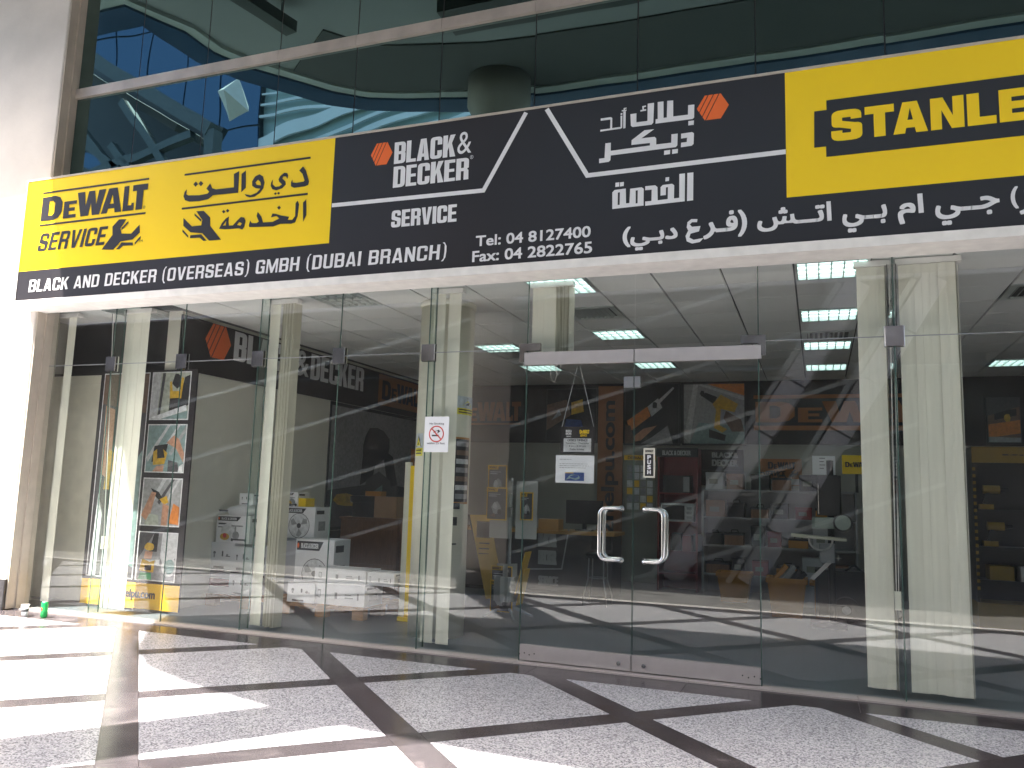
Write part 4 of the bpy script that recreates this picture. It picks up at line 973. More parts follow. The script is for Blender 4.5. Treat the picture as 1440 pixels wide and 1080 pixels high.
poly_obj('orange_field', FL, [(0, rectp(yd, ROOM_Y1 - .3, 2.86, 3.38))], [M_BACKOR], t)
slabword('lettering', FL, yd + .12, ROOM_Y1 - .42, 2.96, 3.29, M_BLK, t, d=.005)
t = thing('wall_mural', 'dark grey mural of a long haired woman and a yellow tool on the left wall', 'mural', (ROOM_X0, 5, .9))
ym = WX(464, 600, ROOM_X0 + .02).y
mw = ROOM_Y1 - .02 - ym
bx('board', ROOM_X0 + .002, ROOM_X0 + .018, ym, ROOM_Y1 - .02, .8, 2.755, M_DARKWALL, t)
picture(Frame((ROOM_X0 + .018, 0, 0), (0, 1, 0), (0, 0, 1)), (ym + .03, ROOM_Y1 - .1, .85, 2.70), 'g', [
    ('d', [(0, 0), (1, 0), (1, .3), (.5, .38), (0, .3)]), ('k', blob(.42, .70, .14, .17, 12, .12, 11)), ('k', [(.28, .35), (.40, .42), (.46, .75), (.30, .70)]), ('k', [(.48, .7), (.60, .62), (.66, .36), (.56, .34)]),
    ('d', [(.30, .20), (.62, .2), (.58, .40), (.46, .48), (.34, .40)]), ('g', [(.05, .75), (.22, .73), (.22, .78), (.05, .80)]), ('g', [(.05, .60), (.22, .58), (.22, .63), (.05, .65)]), ('g', [(.65, .8), (.85, .78), (.85, .83), (.65, .85)]),
    ('y', blob(.16, .22, .10, .06, 8, .2, 4)), ('t', [(.25, .2), (.5, .26), (.5, .36), (.3, .22)]), ('o', [(.8, .5), (.98, .5), (.98, .72), (.8, .72)]), ('k', blob(.89, .61, .05, .07, 8, .1, 9))], t, None, 'mural_print')
bx('lower_board', ROOM_X0 + .002, ROOM_X0 + .016, ym, ROOM_Y1 - .02, .1, .797, M_DARKWALL, t)

# ---- back wall
YW = ROOM_Y1 - .002; FW = FY(YW - .03)
t = thing('back_fascia', 'black fascia band with orange lettering along the top of the back wall', 'fascia', (-1, YW, 2.35))
bx('board', ROOM_X0 + .03, ROOM_X1 - .01, YW - .03, YW, 2.36, 3.415, M_BLK, t)
for (tl, br) in (((644, 566), (732, 592)), ((1062, 562), (1262, 597))):
    q = local_boxpx(YW - .03, tl, br)
    if tl[0] > 1000:
        a = WY(1060, 605, YW - .03); b = WY(1060, 556, YW - .03); u1 = a.x + 3.05
        slabword('lettering', FW, a.x + .03, u1 - .03, a.z + .13, b.z - .11, M_BACKOR, t)
        poly_obj('rule_line', FW, [(0, rectp(a.x, u1, a.z, a.z + .075))], [M_BACKOR], t); poly_obj('rule_line', FW, [(0, rectp(a.x, u1, b.z - .06, b.z))], [M_BACKOR], t)
    else:
        slabword('lettering', FW, q[0] - .05, q[1], q[2], q[3], M_BRONZE, t)
        poly_obj('rule_line', FW, [(0, rectp(q[0] - .05, q[1], q[2] - .07, q[2] - .035))], [M_BRONZE], t)
def wallpic(label, tl, br, bgc, shapes, y=YW - .055, frame='d'):
    q = local_boxpx(y, tl, br)
    t = thing('wall_poster', label, 'poster', ((q[0] + q[1]) / 2, y, q[2]), 'posters on the back wall')
    bx('panel', q[0] - .03, q[1] + .03, y + .001, y + .022, q[2] - .03, q[3] + .03, M_BLKP, t)
    picture(FY(y), (q[0], q[1], q[2], q[3]), bgc, shapes, t, frame); return t
wallpic('poster of a cordless drill in a gloved hand left of the large orange lettering', (962, 541), (1047, 624), 'm', [('l', [(.0, .1), (.16, 1), (.24, 1), (.1, 0)]), ('l', [(.2, 1), (1, .72), (1, .78), (.3, 1)]), ('o', [(.4, 1), (1, .8), (1, 1)]), ('t', [(.1, 0), (1, 0), (1, .3), (.25, .35)]),
    ('k', [(.30, .80), (.50, .66), (.56, .78), (.36, .86)]), ('k', blob(.31, .84, .04, .06, 6, .1, 1)), ('y', [(.48, .66), (.62, .82), (.9, .66), (.84, .52), (.62, .58), (.60, .30), (.72, .24), (.64, .18), (.50, .26), (.54, .56)]), ('B', [(.7, .55), (.95, .4), (1, .2), (.8, .2), (.66, .42)]), ('k', [(.42, .24), (.70, .14), (.68, .04), (.42, .1)])])
wallpic('dark poster of a power tool between the vertical banner and the drill poster', (880, 541), (954, 624), 'k', [('s', [(0, .0), (.35, .25), (.6, .3), (.3, .05)]), ('o', [(.03, .38), (.42, .62), (.48, .46), (.1, .2)]), ('l', [(.42, .62), (.62, .76), (.7, .6), (.5, .45)]), ('k', blob(.56, .64, .05, .06, 8, .2, 1)), ('l', [(.62, .72), (.9, .95), (.92, .92), (.66, .68)]), ('g', [(.3, 0), (.9, .0), (.8, .3), (.5, .1)]), ('B', [(0, 0), (.2, 0), (.1, .3), (0, .32)])])
wallpic('faint poster of tools behind the hanging hours sign', (770, 548), (838, 620), 'k', [('B', [(.0, .2), (.5, .5), (.4, .8), (0, .7)]), ('y', [(.5, .5), (.75, .56), (.72, .8), (.5, .74)]), ('b', [(.3, 0), (.8, .05), (.7, .4), (.4, .42)]), ('g', [(.1, .4), (.3, .5), (.25, .6)])])
wallpic('dim poster of a wood cutting tool above the yellow display at the right edge', (1388, 560), (1436, 622), 'B', [('o', [(0, .1), (1, .2), (1, .5), (0, .4)]), ('k', [(.2, .5), (.9, .6), (.9, .75), (.2, .7)]), ('d', [(0, .6), (1, .8), (1, 1), (0, 1)]), ('y', blob(.6, .55, .12, .1, 7, .2, 3)), ('m', [(.0, 0), (1, .0), (1, .1), (0, .12)])])
y = YW - .10; q = local_boxpx(y, (842, 534), (874, 766))
t = thing('vertical_banner', 'tall orange banner with a web address running upward', 'banner', ((q[0] + q[1]) / 2, y, q[2]))
bx('sheet', q[0], q[1], y + .001, y + .012, q[2], min(3.36, q[3]), plain('banner_orange', (.32, .13, .05), .6), t)
text('lettering', FY(y), '2helpu.com', q[0] + .07, q[1] - .07, q[2] + .14, min(3.2, q[3]) - .1, M_BLK, t, bold=(.09, .04), rot=1, d=.004)
y = YW - .03; q = local_boxpx(y, (984, 632), (1046, 684))
t = thing('service_sign', 'dark service sign with grey lettering under the drill poster', 'sign', ((q[0] + q[1]) / 2, y, q[2]))
bx('board', q[0], q[1], y + .001, y + .02, q[2], q[3], M_BLK, t); FF = FY(y)
gl = plain('dull_white', (.45, .45, .45), .5)
for s_, tl, br in (('BLACK&', (1001, 636), (1038, 644)), ('DECKER', (1001, 646), (1038, 656)), ('SERVICE', (1001, 668), (1033, 677))):
    p = local_boxpx(y, tl, br); text('lettering', FF, s_, p[0], p[1], p[2], p[3], gl, t, bold=(.16, .08))
p = local_boxpx(y, (985, 661), (1046, 662)); poly_obj('rule_line', FF, [(0, rectp(*p))], [gl], t)
q = local_boxpx(y, (1068, 645), (1128, 683))
t = thing('orange_service_sign', 'orange service panel with dark lettering and a white strip', 'sign', ((q[0] + q[1]) / 2, y, q[2]))
bx('board', q[0], q[1], y + .001, y + .02, q[2], q[3], M_BACKOR, t)
h = q[3] - q[2]; w = q[1] - q[0]
slabword('lettering', FF, q[0] + w * .2, q[1] - w * .15, q[2] + h * .62, q[2] + h * .88, M_BLK, t)
text('lettering', FF, 'SERVICE', q[0] + w * .12, q[0] + w * .62, q[2] + h * .32, q[2] + h * .54, M_BLK, t, bold=(.1, .05), shear=.2)
for pl in wrench(q[0] + w * .66, q[0] + w * .92, q[2] + h * .3, q[2] + h * .58, False): outline('spanner_mark', FF, [pl], M_BLK, t)
poly_obj('white_strip', FF, [(0, rectp(q[0] + w * .01, q[1] - w * .01, q[2] + h * .02, q[2] + h * .24))], [gl], t)

# ---- shelving and displays along the back
def shelf_unit(name, label, cat, x0, x1, y0, y1, z1, shelves, frame_m, group=None):
    t = thing(name, label, cat, ((x0 + x1) / 2, (y0 + y1) / 2, 0), group)
    bx('side_panel', x0, x0 + .03, y0, y1, .005, z1, frame_m, t); bx('side_panel', x1 - .03, x1, y0, y1, .005, z1, frame_m, t)
    bx('back_panel', x0 + .031, x1 - .031, y1 - .02, y1, .005, z1, frame_m, t)
    for z in shelves: bx('shelf', x0 + .031, x1 - .031, y0, y1 - .021, z, z + .025, frame_m, t)
    return t
y = 6.2; q = local_boxpx(y, (925, 630), (981, 770))
t = shelf_unit('red_display', 'red shelf display with a microwave on it behind the door', 'display shelf', q[0], q[1], y, y + .45, q[3], (.25, .6, 1.05, 1.50), M_RED)
bx('header', q[0] - .01, q[1] + .01, y - .03, y - .003, q[3] - .14, q[3], M_BLKP, t)
text('lettering', FY(y - .031), 'BLACK & DECKER', q[0] + .08, q[1] - .1, q[3] - .115, q[3] - .04, gl, t, bold=(.08, .04))
def appliance(name, label, cat, x0, x1, y0, y1, z0, z1, body, panel, group=None):
    t = thing(name, label, cat, ((x0 + x1) / 2, (y0 + y1) / 2, z0), group)
    bx('body', x0, x1, y0, y1, z0, z1, body, t, .006)
    bx('door_window', x0 + .02, x1 - (x1 - x0) * .28, y0 - .008, y0 - .001, z0 + .03, z1 - .03, M_BLKP, t)
    bx('control_panel', x1 - (x1 - x0) * .25, x1 - .01, y0 - .008, y0 - .001, z0 + .02, z1 - .02, panel, t)
    m = MB(); 
    for k in range(3): m.box(x1 - (x1 - x0) * .21, x1 - (x1 - x0) * .06, y0 - .011, y0 - .0085, z0 + .05 + k * .07, z0 + .09 + k * .07)
    mesh_obj('buttons', m, M_GREYP, t); return t
appliance('microwave_oven', 'white fronted microwave on the red display shelf', 'microwave', q[0] + .05, q[1] - .06, y + .02, y + .38, 1.076, 1.36, M_LG, M_LG)
appliance('toaster_oven', 'black countertop oven on the upper red shelf', 'oven', q[0] + .08, q[1] - .12, y + .04, y + .36, 1.526, 1.80, M_BLKP, M_GREYP)
for k in range(4):
    tag(bx('carton', q[0] + .05 + k * .17, q[0] + .19 + k * .17, y + .03, y + .3, .626, .86 + .03 * (k % 2), M_BLKP if k % 2 else M_RED), ('first dark red carton on the lower red shelf', 'black carton beside it on the lower red shelf', 'second dark red carton on the lower red shelf', 'black carton at the right end of the lower red shelf')[k], 'carton', 'cartons on the red display')
y = 6.4; q = local_boxpx(y, (878, 640), (922, 722))
t = thing('wall_planner', 'yellow edged wall planner sheet behind the door handles', 'planner', ((q[0] + q[1]) / 2, y, q[2]))
M_PLAN = plain('planner_paper', (.24, .24, .20), .6)
bx('board', q[0], q[1], y, y + .02, q[2], q[3], M_PLAN, t)
bx('header', q[0], q[1], y - .004, y - .001, q[3] - .08, q[3], plain('strip_yellow', 0), t)
text('lettering', FY(y - .004), 'DEWALT', q[0] + .06, q[0] + .34, q[3] - .065, q[3] - .02, M_BLK, t, bold=(.1, .05))
for r in range(6):
    for c in range(4):
        u = q[0] + .05 + c * (q[1] - q[0] - .08) / 4; v = q[2] + .05 + r * (q[3] - q[2] - .2) / 6
        poly_obj('cell', FY(y), [(0, rectp(u, u + (q[1] - q[0]) / 4 - .04, v, v + (q[3] - q[2]) / 6 - .05))], [(M_GREYI, M_LG, plain('strip_yellow', 0), M_GREYI)[(r * 3 + c * 5) % 4 if (r + c) % 3 else 1]], t)
# shelves behind the struts
y = 6.3; a = WY(985, 690, y).x; b = WY(1205, 690, y).x
t = shelf_unit('grey_shelving', 'grey metal shelving with tools and spare parts along the back wall', 'shelving', a + .02, b, y, y + .5, 1.62, (.28, .72, 1.15, 1.58), M_GREYP)
spare = [('toolbox', 'B', .30, .2), ('carton', 'd', .22, .26), ('carton', 'r', .2, .2), ('toolbox', 'y', .28, .17), ('carton', 'm', .24, .28), ('carton', 'B', .3, .22), ('toolbox', 'd', .26, .2)]
k = 0
words = ['brown', 'dark', 'red', 'yellow', 'grey', 'brown', 'charcoal']; lev = ['bottom', 'second', 'third', 'top']
for si, z in enumerate((.305, .745, 1.175, 1.605)):
    xx = a + .08; n_ = 0
    while xx < b - .35:
        nm, c, w, h = spare[k % 7]; w *= random.uniform(.85, 1.2); h *= random.uniform(.8, 1.2)
        col = {'B': M_CAB, 'd': M_BLKP, 'r': M_RED, 'y': M_CRATE, 'm': M_BOXG}[c]
        t = thing(nm, '%s %s number %s from the left on the %s grey shelf' % (words[k % 7], nm, ('one', 'two', 'three', 'four', 'five', 'six', 'seven', 'eight')[n_], lev[si]), nm, (xx + w / 2, y + .2, z), 'goods on the grey shelving')
        bx('body', xx, xx + w, y + .03, y + .33, z, z + h * .8, col, t, .006)
        bx('lid', xx - .004, xx + w + .004, y + .026, y + .334, z + h * .8 + .001, z + h, M_BLKP if nm == 'toolbox' else col, t, .006)
        if nm == 'toolbox': mesh_obj('handle', MB().tube([(xx + w * .3, y + .18, z + h), (xx + w * .35, y + .18, z + h + .04), (xx + w * .65, y + .18, z + h + .04), (xx + w * .7, y + .18, z + h)], .01, 6), M_BLKP, t)
        else: bx('label_patch', xx + w * .2, xx + w * .7, y + .028, y + .0295, z + h * .3, z + h * .6, M_PLAN, t)
        xx += w + random.uniform(.03, .12); k += 1; n_ += 1
# notice, yellow box sign
y = 6.1; q = local_boxpx(y, (1142, 641), (1175, 668))
t = thing('notice_stand', 'white notice sheet standing left of the small yellow sign', 'notice', ((q[0] + q[1]) / 2, y, q[2]))
bx('sheet', q[0], q[1], y, y + .006, q[2], q[3], M_PAPER, t); m = MB()
for k in range(4): m.box(q[0] + .1, q[1] - .16 + .02 * (k % 2), y - .0016, y - .001, q[2] + .09 + k * .05, q[2] + .10 + k * .05)
mesh_obj('print_line', m, M_INK, t); bx('base', q[0] - .02, q[1] + .02, y - .02, y + .05, q[2] - .03, q[2] - .001, M_BLKP, t)
q = local_boxpx(y, (1184, 640), (1225, 667))
t = thing('yellow_box_sign', 'small yellow box sign with black lettering by the right blind', 'sign', ((q[0] + q[1]) / 2, y, q[2]))
bx('box', q[0], q[1], y, y + .18, q[2], q[3], M_YEL, t, .006); slabword('lettering', FY(y - .001), q[0] + .04, q[1] - .04, q[2] + .1, q[3] - .1, M_BLK, t)
bx('arm', (q[0] + q[1]) / 2 - .02, (q[0] + q[1]) / 2 + .02, y + .02, y + .06, 1.60, q[2] - .001, M_BLKP, t)

# ---- counter
y = 4.7; a = WY(640, 738, y); b = WY(862, 738, y); CT = WY(760, 745, y).z
t = thing('service_counter', 'dark service counter with an orange edged top and grey brand lettering', 'counter', ((a.x + b.x) / 2, y, 0))
bx('front_panel', a.x, b.x, y, y + .03, .06, CT - .05, M_COUNTER, t); bx('body', a.x + .01, b.x - .01, y + .031, y + .6, .006, CT - .05, M_COUNTER, t)
bx('kick_board', a.x, b.x, y + .002, y + .029, .006, .058, M_BLKP, t)
bx('top', a.x - .03, b.x + .03, y - .04, y + .64, CT - .049, CT, plain('counter_edge_orange', (.50, .27, .08), .4), t)
bx('upper_ledge', WY(758, 700, y).x, WY(786, 700, y).x, y, y + .25, CT + .001, CT + .16, plain('counter_edge_orange', 0), t)
FC = FY(y)
for s_, tl, br in (('BLACK&', (757, 748), (783, 770)), ('DECKER', (757, 773), (783, 795)), ('SERVICE', (757, 809), (785, 824))):
    p = local_boxpx(y, tl, br); text('lettering', FC, s_, p[0], p[1], p[2], p[3], gl, t, bold=(.16, .08))
pts = [WY(px, py, y) for px, py in ((740, 800), (790, 800), (800, 744))]
stroke('rule_line', [(p.x, p.z) for p in pts], .02, gl, t, fr=FC)
q = local_boxpx(y + .3, (805, 700), (838, 736)); 
t = thing('office_monitor', 'black monitor standing on the service counter behind the paper notice', 'monitor', ((q[0] + q[1]) / 2, y + .3, CT))
bx('screen', q[0] - .1, q[1] + .1, y + .3, y + .33, CT + .10, CT + .45, M_BLKP, t, .006); bx('stand', (q[0] + q[1]) / 2 - .03, (q[0] + q[1]) / 2 + .03, y + .331, y + .36, CT + .02, CT + .3, M_BLKP, t); bx('foot', (q[0] + q[1]) / 2 - .12, (q[0] + q[1]) / 2 + .12, y + .25, y + .42, CT + .001, CT + .019, M_BLKP, t)
# ---- bar stool
y = 3.9; c = WY(841, 800, y).x
t = thing('bar_stool', 'black bar stool with thin splayed steel legs behind the left door', 'stool', (c, y, 0))
zs = .62; mesh_obj('seat', MB().lathe([(.155, zs), (.17, zs + .02), (.17, zs + .05), (.15, zs + .065)], c, y, 24), M_BLKP, t, True)
mesh_obj('backrest', MB().box(c - .14, c + .14, y + .15, y + .17, zs + .10, zs + .28, 0, .006), M_BLKP, t)
for sx in (-1, 1):
    for sy in (-1, 1):
        mesh_obj('leg', MB().tube([(c + sx * .10, y + sy * .10, zs), (c + sx * .105, y + sy * .11, .34), (c + sx * .155, y + sy * .16, .12), (c + sx * .155, y + sy * .165, .004)], .009, 8), M_STEEL, t)
m = MB(); rr = .12; m.tube([(c + rr * math.cos(k * math.pi / 8), y + rr * math.sin(k * math.pi / 8), .36) for k in range(17)], .006, 6); mesh_obj('foot_ring', m, M_STEEL, t)
# ---- yellow A board
y = 3.4; t0 = [WY(*p, y) for p in ((656, 724), (684, 724), (709, 842), (683, 842))]
t = thing('yellow_sign_board', 'yellow folding sign board leaning behind the brochure rack', 'sign board', (t0[0].x, y, 0))
def leanboard(mb, pts, y, th, lean):
    vs = [(p.x, y + lean * (i < 2), max(.01, p.z)) for i, p in enumerate(pts)] + [(p.x, y + lean * (i < 2) + th, max(.01, p.z)) for i, p in enumerate(pts)]
    mb.add(vs, [(0, 1, 2, 3)[::-1], (4, 5, 6, 7), (0, 4, 5, 1)[::-1], (1, 5, 6, 2)[::-1], (2, 6, 7, 3)[::-1], (3, 7, 4, 0)[::-1]]); return mb
mesh_obj('front_board', leanboard(MB(), t0, y, .012, .12), plain('board_yellow', (.58, .36, .06), .5), t)
mesh_obj('rear_board', leanboard(MB(), [p + Vector((-.05, 0, 0)) for p in t0], y + .16, .012, .0), M_BLKP, t)
q = [t0[0].lerp(t0[1], .25), t0[0].lerp(t0[1], .92)]
bx('print_panel', q[0].x + .05, q[1].x + .06, y + .085, y + .097, t0[0].z - .30, t0[0].z - .08, M_BLK, t)
m = MB()
for k in range(4): m.box(q[0].x + .1, q[1].x + .05, y + .075 - k * .006, y + .079 - k * .006, t0[0].z - .38 - k * .07, t0[0].z - .365 - k * .07)
mesh_obj('print_line', m, M_INK, t)
# ---- brochure rack
RX, RY = -3.42, 2.25
t = thing('brochure_rack', 'clear acrylic brochure rack on a grey pole with splayed feet', 'brochure rack', (RX, RY, 0))
mesh_obj('pole', MB().tube([(RX, RY, .12), (RX, RY, 1.62)], .02, 12), plain('grey_pole', (.38, .40, .42), .35, .3), t)
for k in range(4):
    a_ = k * math.pi / 2 + .6
    mesh_obj('foot', MB().tube([(RX, RY, .14), (RX + .12 * math.cos(a_), RY + .12 * math.sin(a_), .10), (RX + .30 * math.cos(a_), RY + .30 * math.sin(a_), .02)], [.022, .02, .012], 8), plain('grey_pole', 0), t)
def tray(z0, z1, w, ang, off=0.0):
    c_, s_ = math.cos(ang), math.sin(ang); m = MB(); m.box(-w / 2, w / 2, -.10, -.096, z0, z1); m.box(-w / 2, w / 2, -.02, -.016, z0, z1 + .14); m.box(-w / 2, -w / 2 + .004, -.0955, -.0205, z0, z1); m.box(w / 2 - .004, w / 2, -.0955, -.0205, z0, z1); m.box(-w / 2, w / 2, -.0955, -.0205, z0 - .005, z0 - .001)
    m.v = [(RX + (v[0] + off) * c_ - v[1] * s_, RY + (v[0] + off) * s_ + v[1] * c_ - .0, v[2]) for v in m.v]
    return mesh_obj('tray', m, M_ACRYL, t)
def brochure(label, tl, br, y, title, lean=.06, extra=0):
    q = local_boxpx(y, tl, br)
    o = thing('brochure', label, 'brochure', ((q[0] + q[1]) / 2, y, q[2]), 'brochures in the clear rack')
    bx('sheet', q[0], q[1], y, y + .006, q[2], q[3], plain('strip_yellow', 0), o)
    picture(FY(y), (q[0] + .012, q[1] - .012, q[2] + .012, q[3] - .012), 'd', [('m', blob(.5, .35, .28, .2, 9, .3, int(tl[0]))), ('l', blob(.42, .42, .12, .12, 7, .3, int(tl[1]))), ('k', blob(.65, .25, .12, .1, 7, .3, 3)), ('l', [(.08, .80), (.7, .80), (.7, .82), (.08, .82)]), ('l', [(.08, .74), (.5, .74), (.5, .76), (.08, .76)]), ('B', [(.1, .1), (.5, .06), (.4, .2)])], o, None, 'cover_print')
    w = q[1] - q[0]; poly_obj('title_patch', FY(y), [(0, rectp(q[0], q[0] + w * .55, q[3] - .05, q[3]))], [plain('strip_yellow', 0)], o, .009)
    text('title_lettering', FY(y), 'DEWALT', q[0] + .015, q[0] + w * .5, q[3] - .04, q[3] - .012, M_BLK, o, bold=(.12, .06), d=.0115)
for z0, z1, ang, off in ((1.28, 1.44, -.1, -.10), (.92, 1.16, -.1, -.10), (.92, 1.16, .3, .19), (.20, .48, .0, -.02), (1.20, 1.45, .3, .19), (.2, .48, 1.2, 0), (.2, .48, -1.2, 0)): tray(z0, z1, .25, ang, off)
brochure('top left brochure in the clear rack', (687, 654), (712, 700), 2.14, 'x')
brochure('middle left brochure with white text lines in the clear rack', (685, 685), (712, 732), 2.10, 'x')
brochure('middle right brochure in the clear rack', (732, 692), (749, 732), 2.12, 'x')
brochure('rear brochure of the two in the bottom tray', (691, 795), (719, 850), 2.20, 'x')
brochure('front brochure of the two in the bottom tray', (690, 815), (720, 862), 2.165, 'x')
for k, (p0, p1) in enumerate((((743, 776), (728, 835)), ((741, 800), (730, 850)))):
    a = WY(*p0, RY); b = WY(*p1, RY); tag(mesh_obj('brochure', MB().beam(b, a, .012, .20, 0, (0, 1, 0)), plain('strip_yellow', 0)), ('brochure seen edge on in the bottom right of the rack, the taller one', 'brochure seen edge on in the bottom right of the rack, the lower one')[k], 'brochure', 'brochures in the clear rack')
# ---- yellow framed display stand behind the seam
y = 1.38; q = local_boxpx(y, (585, 654), (612, 866)); xl = WY(576, 760, y).x
t = thing('yellow_display_stand', 'narrow display stand with a yellow edge and a tool print', 'display stand', (xl + .3, y, 0))
bx('yellow_edge', xl - .03, xl + .105, y, y + .03, .05, WY(588, 655, y).z, M_YEL, t); bx('side_post', xl - .10, xl - .032, y + .004, y + .05, .05, WY(582, 650, y).z, M_COLM, t)
bx('foot', xl - .10, xl + .55, y - .03, y + .25, .006, .05, M_YEL, t)
bx('print_board', xl + .106, xl + .62, y + .004, y + .02, .05, WY(588, 655, y).z, M_BLK, t)
zt_ = WY(588, 655, y).z
picture(FY(y + .004), (xl + .11, xl + .60, .6, zt_ - .02), 'k', [('g', [(.1, .8), (.6, .85), (.5, 1), (.2, .97)]), ('l', blob(.25, .62, .2, .10, 9, .3, 2)), ('m', blob(.15, .48, .15, .08, 8, .3, 4)), ('w', [(0, .3), (.2, .36), (.1, .48), (0, .42)]), ('d', blob(.5, .55, .2, .15, 9, .3, 6)), ('b', blob(.3, .12, .3, .04, 8, .2, 7))], t, None)
p = local_boxpx(y, (586, 682), (611, 693)); poly_obj('title_patch', FY(y), [(0, (rectp(p[0], p[1] + .2, p[2], p[3])))], [M_SYEL], t, .014); text('lettering', FY(y), 'DEWALT', p[0] + .01, p[1] + .16, p[2] + .012, p[3] - .012, M_BLK, t, bold=(.1, .05), d=.017)
# ---- wood cabinets on the left
y = 3.35; q = local_boxpx(y, (479, 726), (557, 812)); CZT = q[3]
for k, (xa, xb, lb) in enumerate(((q[0], q[1], 'brown wooden cabinet beside the white cartons'), (q[1] + .02, q[1] + .75, 'brown wooden cabinet behind the yellow stand'))):
    t = thing('wooden_cabinet', lb, 'cabinet', ((xa + xb) / 2, y, 0), 'brown cabinets by the left wall')
    bx('carcass', xa, xb, y + .02, y + .5, .006, CZT - .03, M_CAB, t); bx('top', xa - .01, xb + .008, y - .01, y + .51, CZT - .029, CZT, M_CAB, t)
    bx('door', xa + .012, xb - .012, y, y + .019, .40, CZT - .035, M_CAB, t); bx('drawer', xa + .012, xb - .012, y, y + .019, .05, .39, M_CAB, t)
q = local_boxpx(y + .1, (496, 690), (540, 724)); t = thing('printer', 'black printer on the brown cabinet', 'printer', (q[0] + .2, y + .2, CZT + .001))
bx('body', q[0], q[1] - .1, y + .1, y + .42, CZT + .001, CZT + .2, M_BLKP, t, .01); bx('scanner_lid', q[0] - .03, q[1] + .02, y + .08, y + .44, CZT + .201, CZT + .30, M_BLKP, t, .01)
q2 = local_boxpx(y + .12, (513, 681), (535, 690)); tag(bx('yellow_case', q2[0], q2[1], y + .14, y + .3, CZT + .301, CZT + .37, M_CRATE, None, .008), 'small yellow case lying on the black printer', 'case')
q = local_boxpx(y + .1, (529, 700), (559, 724)); tag(bx('cardboard_box', q[0], q[1], y + .06, y + .36, CZT + .001, q[3] + .02, plain('cardboard', (.36, .22, .12), .8), None), 'plain brown cardboard box right of the black printer', 'box')

# ---- cartons and pallets
def carton(label, x0, x1, y0, y1, z0, z1, kind=0, mat=None, rotz=0, grp='white cartons stacked by the left glass'):
    t = thing('white_carton' if mat is None else 'carton', label, 'carton', ((x0 + x1) / 2, (y0 + y1) / 2, z0), grp)
    o = bx('box', x0, x1, y0, y1, z0, z1, mat or M_BOX, t); w, h = x1 - x0, z1 - z0; F = FY(y0)
    m = MB(); m.box(x0 + w * .0 + .001, x1 - .001, y0 + (y1 - y0) * .42, y0 + (y1 - y0) * .58, z1 + .0005, z1 + .0015); mesh_obj('tape', m, M_LG, t)
    R = lambda a, b, c, d: rectp(x0 + w * a, x0 + w * b, z0 + h * c, z0 + h * d)
    def E(cx, cy, r, n=20, asp=1): return [(x0 + w * cx + r * math.cos(2 * math.pi * k / n), z0 + h * cy + r * asp * math.sin(2 * math.pi * k / n)) for k in range(n)]
    if kind in (1, 2):
        poly_obj('brand_bar', F, [(0, [(x0 + w * .03, z0 + h * .80), (x0 + w * .62, z0 + h * .80), (x0 + w * .72, z0 + h * .96), (x0 + w * .03, z0 + h * .96)])], [M_INK], t, .001)
        text('lettering', F, 'BLACK & DECKER', x0 + w * .14, x0 + w * .60, z0 + h * .835, z0 + h * .925, M_WHT, t, bold=(.1, .05), d=.003)
        poly_obj('orange_mark', F, [(0, [(x0 + w * (.06 + .03 * math.cos(a)), z0 + h * (.88 + .05 * math.sin(a))) for a in [k * math.pi / 3 for k in range(6)]])], [M_ORG], t, .003)
    if kind == 1:   # mixer print
        poly_obj('product_print', F, [(0, R(.05, .3, .66, .72)), (0, R(.05, .22, .55, .58)), (2, E(.36, .40, .075 * w / .35)), (1, R(.55, .60, .35, .62)), (1, R(.45, .8, .60, .65)), (1, E(.6, .28, .05)), (3, E(.27, .22, .07, 12, .6)), (4, E(.27, .26, .03, 8)), (0, R(.5, .9, .1, .16)), (0, E(.5, .12, .02, 6)), (0, E(.9, .12, .02, 6))], [CO['d'], CO['m'], CO['w'], CO['y'], CO['r']], t, .001)
    if kind == 2:   # fan print
        R_ = w * .33; poly = [(0, E(.52, .40, R_)), (1, E(.52, .40, R_ * .955))]
        for k in range(3):
            a = k * 2.094 + .5; poly.append((2, [(x0 + w * .52 + R_ * (.2 * math.cos(a)), z0 + h * .40 + R_ * .2 * math.sin(a)), (x0 + w * .52 + R_ * .8 * math.cos(a - .25), z0 + h * .40 + R_ * .8 * math.sin(a - .25)), (x0 + w * .52 + R_ * .9 * math.cos(a + .1), z0 + h * .40 + R_ * .9 * math.sin(a + .1)), (x0 + w * .52 + R_ * .7 * math.cos(a + .5), z0 + h * .40 + R_ * .7 * math.sin(a + .5))]))
        poly.append((0, E(.52, .40, R_ * .2))); poly_obj('product_print', F, poly, [CO['d'], CO['w'], CO['m']], t, .001)
    if kind == 3:   # small kettle / appliance drawings
        poly_obj('product_print', F, [(0, E(.2, .62, w * .05)), (1, R(.17, .23, .45, .62)), (0, R(.5, .56, .5, .7)), (1, E(.72, .55, w * .045)), (0, R(.66, .84, .5, .53)), (0, R(.2, .62, .06, .14))], [CO['d'], CO['m']], t, .001)
    if kind == 4:   # shipping marks
        poly_obj('product_print', F, [(0, R(.08, .14, .3, .7)), (1, R(.09, .13, .36, .64)), (0, R(.42, .47, .3, .6)), (0, R(.62, .78, .35, .4)), (0, R(.62, .74, .5, .54)), (0, R(.86, .89, .3, .62))], [CO['m'], CO['w']], t, .001)
    FR = Frame((x1, 0, 0), (0, 1, 0), (0, 0, 1)); d_ = y1 - y0
    poly_obj('side_print', FR, [(0, rectp(y0 + d_ * .1, y0 + d_ * .6, z0 + h * .78, z0 + h * .9)), (1, rectp(y0 + d_ * .25, y0 + d_ * .7, z0 + h * .25, z0 + h * .55))], [CO['d'], CO['m']], t, .001)
    return t
